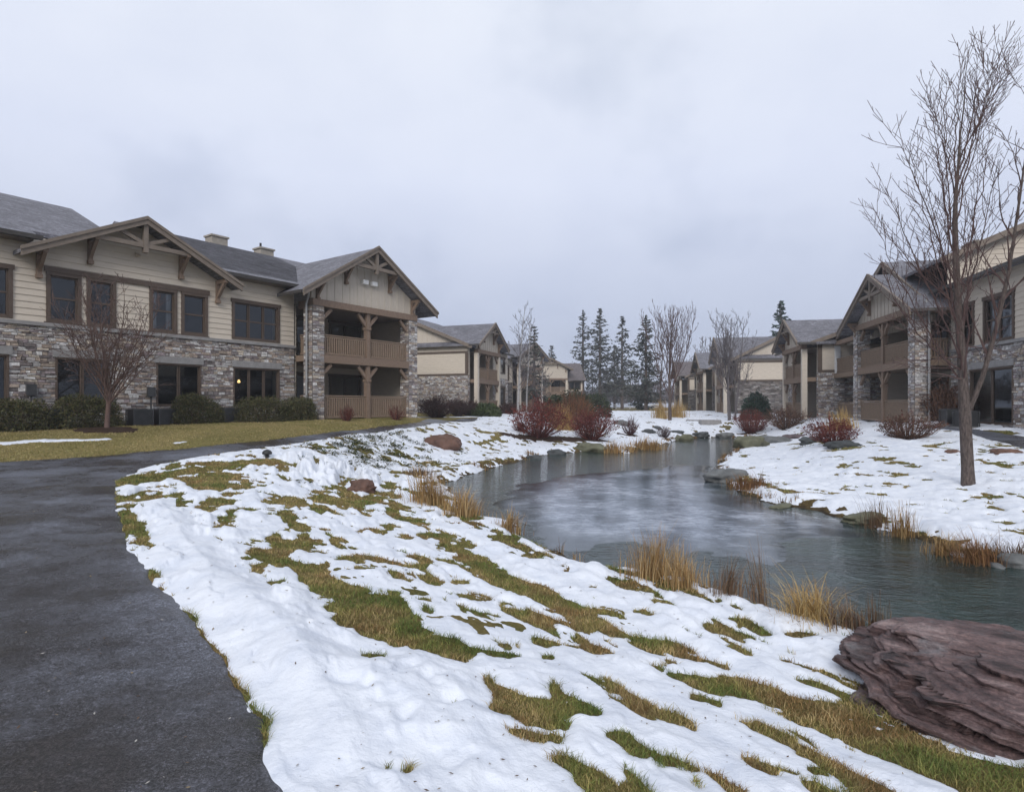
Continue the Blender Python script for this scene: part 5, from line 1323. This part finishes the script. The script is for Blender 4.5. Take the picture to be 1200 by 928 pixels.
for px, py, w_, d_, h_, col, lab in (
  (520, 523, 1.35, 1.1, .62, BR, 'rounded brown boulder on the snow bank by the path'),
  (424, 575, .62, .5, .30, BR, 'small brown boulder half buried in the snow bank'),
  (693, 529, 1.7, .9, .55, GN, 'greenish grey rock on the pond head shore below red bush'),
  (652, 533, .9, .6, .30, DK, 'dark wet stone left of the greenish pond head rock'),
  (625, 539, .7, .5, .25, DK, 'dark stone on the far left shore, left of its neighbour'),
  (802, 518.5, 1.4, .9, .7, GN, 'mossy round rock at the water head of the channel'),
  (822, 511, 1.2, .8, .4, DK, 'dark stone on snow behind the mossy round rock'),
  (850, 513, 1.3, .9, .5, GY, 'grey stone beside the narrow channel'),
  (880, 524, 1.9, 1.2, .75, GN, 'large greenish rock at the right of the channel'),
  (903, 520, 2.0, 1.0, .55, GY, 'long grey rock touching the large greenish rock'),
  (852, 562, 1.5, .9, .42, GY, 'flat grey rock jutting over the ice from the right shore'),
  (932, 514, 1.4, .7, .32, PU, 'thin purple slab lying in the snow left of the red bush'),
  (950, 519, 1.3, .7, .35, DK, 'dark grey slab at the left foot of the low red bush'),
  (988, 524, 1.1, .6, .28, DK, 'dark grey slab at the front foot of the low red bush'),
  (915, 596, .75, .35, .14, GN, 'thin flat stone at the edge of the ice on right'),
  (1012, 610, .85, .5, .2, GN, 'flat brownish rock under the leaning reeds'),
  (1190, 664, .5, .35, .25, GY, 'small grey stone at the right picture edge by the water'),
  (1172, 672, .38, .3, .18, GY, 'lowest small grey stone in the water at the right edge'),
  (770, 503, .7, .5, .28, DK, 'small dark stone on snow under the vase shaped tree'),
  (792, 508, 1.1, .6, .3, DK, 'dark flat stone in snow right of the grey twiggy bush'),
  (760, 507, 1.0, .6, .3, DK, 'dark flat stone in snow left of the grey twiggy bush'),
  (728, 498, 1.2, .7, .4, GY, 'grey stone beyond the small purple red bush'),
  (965, 512, .6, .4, .22, BR, 'little brown stone behind the low red bush'),
  (1178, 532, .7, .5, .2, BR, 'small rusty stone in snow right of the maple'),
  (1117, 531, .4, .3, .14, BR, 'small rusty stone in snow just left of the maple')):
    x, y = gp(px, py); rock(lab, x, y, w_, d_, h_, col, int(px) % 97, rz=(px % 7)*.3-.8)
x, y, z = atd(832, 46); mb = MB(); mb.prism([(-.78,0),(.78,0),(.8,.12),(.76,.36),(-.74,.38),(-.79,.2)], -.3, .3); o = mb.build('stone_bench', M['cap']); o.location = (x, y, gz(x, y)-.03); o.rotation_euler = (0, 0, .1)
tag(o, 'long low grey stone block on the snow before the right row', 'stone block')
x, y, z = atd(822, 50); mb = MB(); mb.prism([(-1.2,0),(1.2,0),(1.1,.14),(-1.1,.17)], -.5, .5); o = mb.build('stone_slab', M['cap']); o.location = (x, y, gz(x, y)-.02)
tag(o, 'flat grey stone slab in snow behind the long stone block', 'stone slab')

# the big layered rock in the right foreground: tilted, broken strata
V, Fq = ico(8); fl = 3.2; V = V*((np.abs(V)**fl).sum(1)**(-1/fl))[:, None]
x0_, y0_, z0_ = V.T.copy()
wv = fbm(x0_*1.1+3, y0_*1.1, 75, 4)-.5
lay = z0_*.50+.10*x0_-.10*y0_+.16*wv                                          # bedding coordinate
def beds(N_, sd, sharp):
    q = lay*N_; li = np.floor(q); lf = q-li; s_ = smooth(sharp, 1, lf)
    f = lambda k: vnoise(k*7.7+x0_*1.5, k*3.1+y0_*1.5, sd)
    return f(li)*(1-s_)+f(li+1)*s_-.5, lf
b1, l1 = beds(9, 73, .90); b2, l2 = beds(23, 77, .85); b3, l3 = beds(60, 79, .7)
blk = vnoise(np.floor(x0_*2.1+1.2*wv+.25*np.floor(lay*9))*3.7, np.floor(y0_*1.9+np.floor(lay*9)*.3)*5.3, 86)-.5
big = fbm(x0_*1.2+5, y0_*1.2+z0_*.5, 71, 4)-.5
crk = smooth(.60, .66, fbm(x0_*2.2+b1*2, y0_*2.2, 83, 4))
k_ = 1+.12*b1+.05*b2+.018*b3+.05*blk+.22*big-.07*crk+.05*(fbm(x0_*6, y0_*6+z0_*5, 85, 3)-.5)
V[:, 0] = x0_*k_; V[:, 1] = y0_*k_
V[:, 2] = z0_+.10*b1+.06*b2+.02*b3+.10*blk*smooth(.2,.7,z0_)+.25*(fbm(x0_*1.5, y0_*2.0, 81, 4)-.5)+.10*(fbm(x0_*8, y0_*10, 84, 4)-.5)
V = V*np.array([1.75, 1.22, .47])
o = np_mesh('layered_rock', V, Fq, M['bigrock'], smooth=True)
o.location = (4.15, 3.93, -.63); o.rotation_euler = (math.radians(-4), math.radians(4), math.radians(-24))
tag(o, 'big layered purple grey rock in the snow at the pond corner', 'rock')

# ------------------------------------------------------------------ small furniture
def ac_unit(label, x, y, rz, z=None):
    z = gz(x, y) if z is None else z
    t = empty('condenser_unit', (x, y, z), rz, label, 'air conditioner', 'condenser units'); t.scale = (.86, .86, .86)
    mb = MB(); mb.box(-.44, .44, -.44, .44, -.15, .06); mb.build('pad', M['cap'], t)
    mb = MB(); mb.box(-.38, .38, -.38, .38, .062, .10); mb.box(-.38, .38, -.38, .38, .72, .78)
    for k in (-1, 1):
        for j in (-1, 1): mb.box(k*.36-.02, k*.36+.02, j*.36-.02, j*.36+.02, .10, .72)
    mb.box(-.33, .33, -.33, .33, .101, .719)
    for i in range(14):
        zz = .13+i*.042; mb.box(-.345, .345, -.352, -.331, zz, zz+.016); mb.box(-.352, -.331, -.345, .345, zz, zz+.016); mb.box(.331, .352, -.345, .345, zz, zz+.016)
    mb.build('cabinet', M['metal'], t)
    mb = MB(); N2 = 16
    for rr in (.12, .2, .28): mb.tube([(math.cos(2*math.pi*k/N2)*rr, math.sin(2*math.pi*k/N2)*rr, .80) for k in range(N2+1)], [.008]*(N2+1), 4)
    for k in range(8): mb.tube([(0,0,.80),(math.cos(k*.785)*.3, math.sin(k*.785)*.3, .79)], [.007,.007], 4)
    mb.build('fan_guard', M['black'], t)
for px, lab in ((56, 'condenser unit left of the rounded yew behind the reddish tree'), (151, 'condenser unit just right of the small reddish tree'), (180, 'condenser unit left of the yew under the wide dark window'), (254, 'condenser unit between the two right hand yews')):
    x, y = Aw(sA(px), .85); ac_unit(lab, x, y, rzA, gz(x, y)-.12)
for xl, lab in ((2.05, 'condenser unit before the glass door right of the maple, left one'), (3.15, 'condenser unit before the glass door right of the maple, right one')):
    x = E.location.x-.1908*xl*1-.9816*.95; y = E.location.y-.9816*xl+.1908*.95
    ac_unit(lab, x, y, aR, gz(x, y))
x, y = gp(313, 537); t = empty('path_light', (x, y, gz(x, y)), 0, 'small black landscape light at the grassy edge of the path', 'path light')
mb = MB(); mb.tube([(0,0,-.05),(0,0,.12)], [.05,.05], 8); mb.build('stem', M['black'], t)
mb = MB(); mb.tube([(0,0,.1),(0,0,.14),(0,0,.19),(0,0,.22)], [.11,.12,.085,.02], 12); mb.build('lamp_shade', M['black'], t, True)

# far white fence, far woods
fx0, fy0 = atd(706, 128)[:2]; fx1, fy1 = atd(772, 122)[:2]; zf = gz(fx0, fy0)
t = empty('rail_fence', (fx0, fy0, zf), math.atan2(fy1-fy0, fx1-fx0), 'low white rail fence in the far gap between the building rows', 'fence')
Lf = math.hypot(fx1-fx0, fy1-fy0)
for i in range(9): mb = MB(); mb.box(i*Lf/8-.09, i*Lf/8+.09, -.09, .09, -.2, 1.0); mb.build('post', M['white'], t)
for zz in (.35, .75): mb = MB(); mb.box(0, Lf, -.12, -.092, zz, zz+.15); mb.build('rail', M['white'], t)
C = []; Dd = []
R2 = np.random.default_rng(5); Vq = []; col = []
for i in range(900):
    Y = R2.uniform(165, 240); X = R2.uniform(-120, 130); h = R2.uniform(4, 8.5)*(1.1 if R2.random() < .25 else 1); n = 46; kind = R2.random()
    c = np.stack([R2.normal(0, 1.3, n), R2.normal(0, 1.3, n), R2.uniform(.3, 1, n)**.8*h], -1)
    if kind < .35: c[:, :2] *= (1.25-c[:, 2:]/h); pal = (.02,.028,.026)
    else: pal = (.075,.06,.068) if kind < .8 else (.09,.065,.06)
    c += np.array([X, Y, 1.0]); Vq.append(c); col.append(np.repeat(np.array(pal)[None]*R2.uniform(.7, 1.3), n, 0))
c = np.concatenate(Vq); cc = np.concatenate(col); n = len(c)
d1 = unit_v(n, 2.2); P, Fq, _ = leaf_quads(c, .75, [(1, 1, 1)], .22, d1=d1)
tag(np_mesh('far_woods', P, Fq, M['leaf'], smooth=False, col=np.repeat(cc, 4, 0)), 'low purple brown band of far woods closing the view', 'woods', kind='stuff')
# ------------------------------------------------------------------ damp air
HAZE = 0.0010
mh = bpy.data.materials.new('damp_air'); mh.use_nodes = True; nt = mh.node_tree; nt.nodes.remove(nt.nodes['Principled BSDF'])
pv = N(nt, 'ShaderNodeVolumePrincipled', Density=HAZE); pv.inputs['Color'].default_value = (.86, .89, .96, 1)
nt.links.new(pv.outputs[0], nt.nodes['Material Output'].inputs['Volume'])
mb = MB(); mb.box(-270, 270, -270, 270, -3.2, 26); tag(mb.build('haze', mh), 'thin damp winter haze filling the air', 'haze', kind='stuff')
# ------------------------------------------------------------------ camera, sky, light
cam = bpy.data.cameras.new('camera'); co = bpy.data.objects.new('camera', cam); COL.objects.link(co)
co.location = (0, 0, EYE); co.rotation_euler = (math.radians(90), 0, 0)
cam.sensor_width = 36; cam.lens = F/1200*36; cam.shift_y = (HY-464)/1200; cam.clip_end = 3000; cam.clip_start = .05
scene.camera = co
w = bpy.data.worlds.new('World'); scene.world = w; w.use_nodes = True; nt = w.node_tree
bg = nt.nodes['Background']; out = nt.nodes['World Output']
SUN_EL, SUN_AZ = math.radians(30), math.radians(188)       # azimuth from +Y, clockwise
sky = N(nt, 'ShaderNodeTexSky'); sky.sky_type = 'NISHITA'; sky.sun_disc = False; sky.sun_elevation = SUN_EL; sky.sun_rotation = SUN_AZ
nt.links.new(sky.outputs[0], bg.inputs[0]); bg.inputs[1].default_value = .08
# overcast layer: soft cloud bands over the sky
tc = N(nt, 'ShaderNodeTexCoord'); mp = N(nt, 'ShaderNodeMapping'); mp.inputs['Scale'].default_value = (1.3, 1.3, 2.0)
nt.links.new(tc.outputs['Generated'], mp.inputs[0])
n1 = noise(nt, mp.outputs[0], 2.6, 4, .5); n2 = noise(nt, mp.outputs[0], 5.5, 4, .5)
s = nt.nodes.new('ShaderNodeSeparateXYZ'); nt.links.new(tc.outputs['Generated'], s.inputs[0])
low = ramp(nt, s.outputs[2], [(.0, (.36,.40,.525)), (.12, (.40,.44,.565)), (.34, (.58,.62,.74)), (.6, (.66,.695,.775))])
dark = ramp(nt, n1, [(.28, (.83,.85,.88)), (.47, (1,1,1)), (.7, (1.03,1.025,1.015))])
dark2 = ramp(nt, n2, [(.3, (.965,.97,.98)), (.6, (1.01,1.01,1.005))])
cl = mixc(nt, 1.0, mixc(nt, 1.0, low, dark, 'MULTIPLY'), dark2, 'MULTIPLY')
bg2 = N(nt, 'ShaderNodeBackground', Strength=1.0); nt.links.new(cl, bg2.inputs[0])
mx = N(nt, 'ShaderNodeMixShader'); mx.inputs[0].default_value = .93
nt.links.new(bg.outputs[0], mx.inputs[1]); nt.links.new(bg2.outputs[0], mx.inputs[2]); nt.links.new(mx.outputs[0], out.inputs[0])
sun = bpy.data.lights.new('sun', 'SUN'); so = bpy.data.objects.new('sun', sun); COL.objects.link(so)
sun.energy = 1.5; sun.angle = math.radians(26); sun.color = (1, .965, .92)
d = Vector((math.sin(SUN_AZ)*math.cos(SUN_EL), math.cos(SUN_AZ)*math.cos(SUN_EL), math.sin(SUN_EL)))
so.rotation_euler = (-d).to_track_quat('-Z', 'Y').to_euler()
so.location = (0, 0, 60)
vs = scene.view_settings; vs.view_transform = 'Standard'; vs.look = 'None'; vs.exposure = 0.42; vs.gamma = 1
scene.cycles.use_denoising = True; scene.cycles.max_bounces = 6; scene.cycles.diffuse_bounces = 3; scene.cycles.glossy_bounces = 3
scene.cycles.transparent_max_bounces = 8; scene.cycles.caustics_reflective = False; scene.cycles.caustics_refractive = False
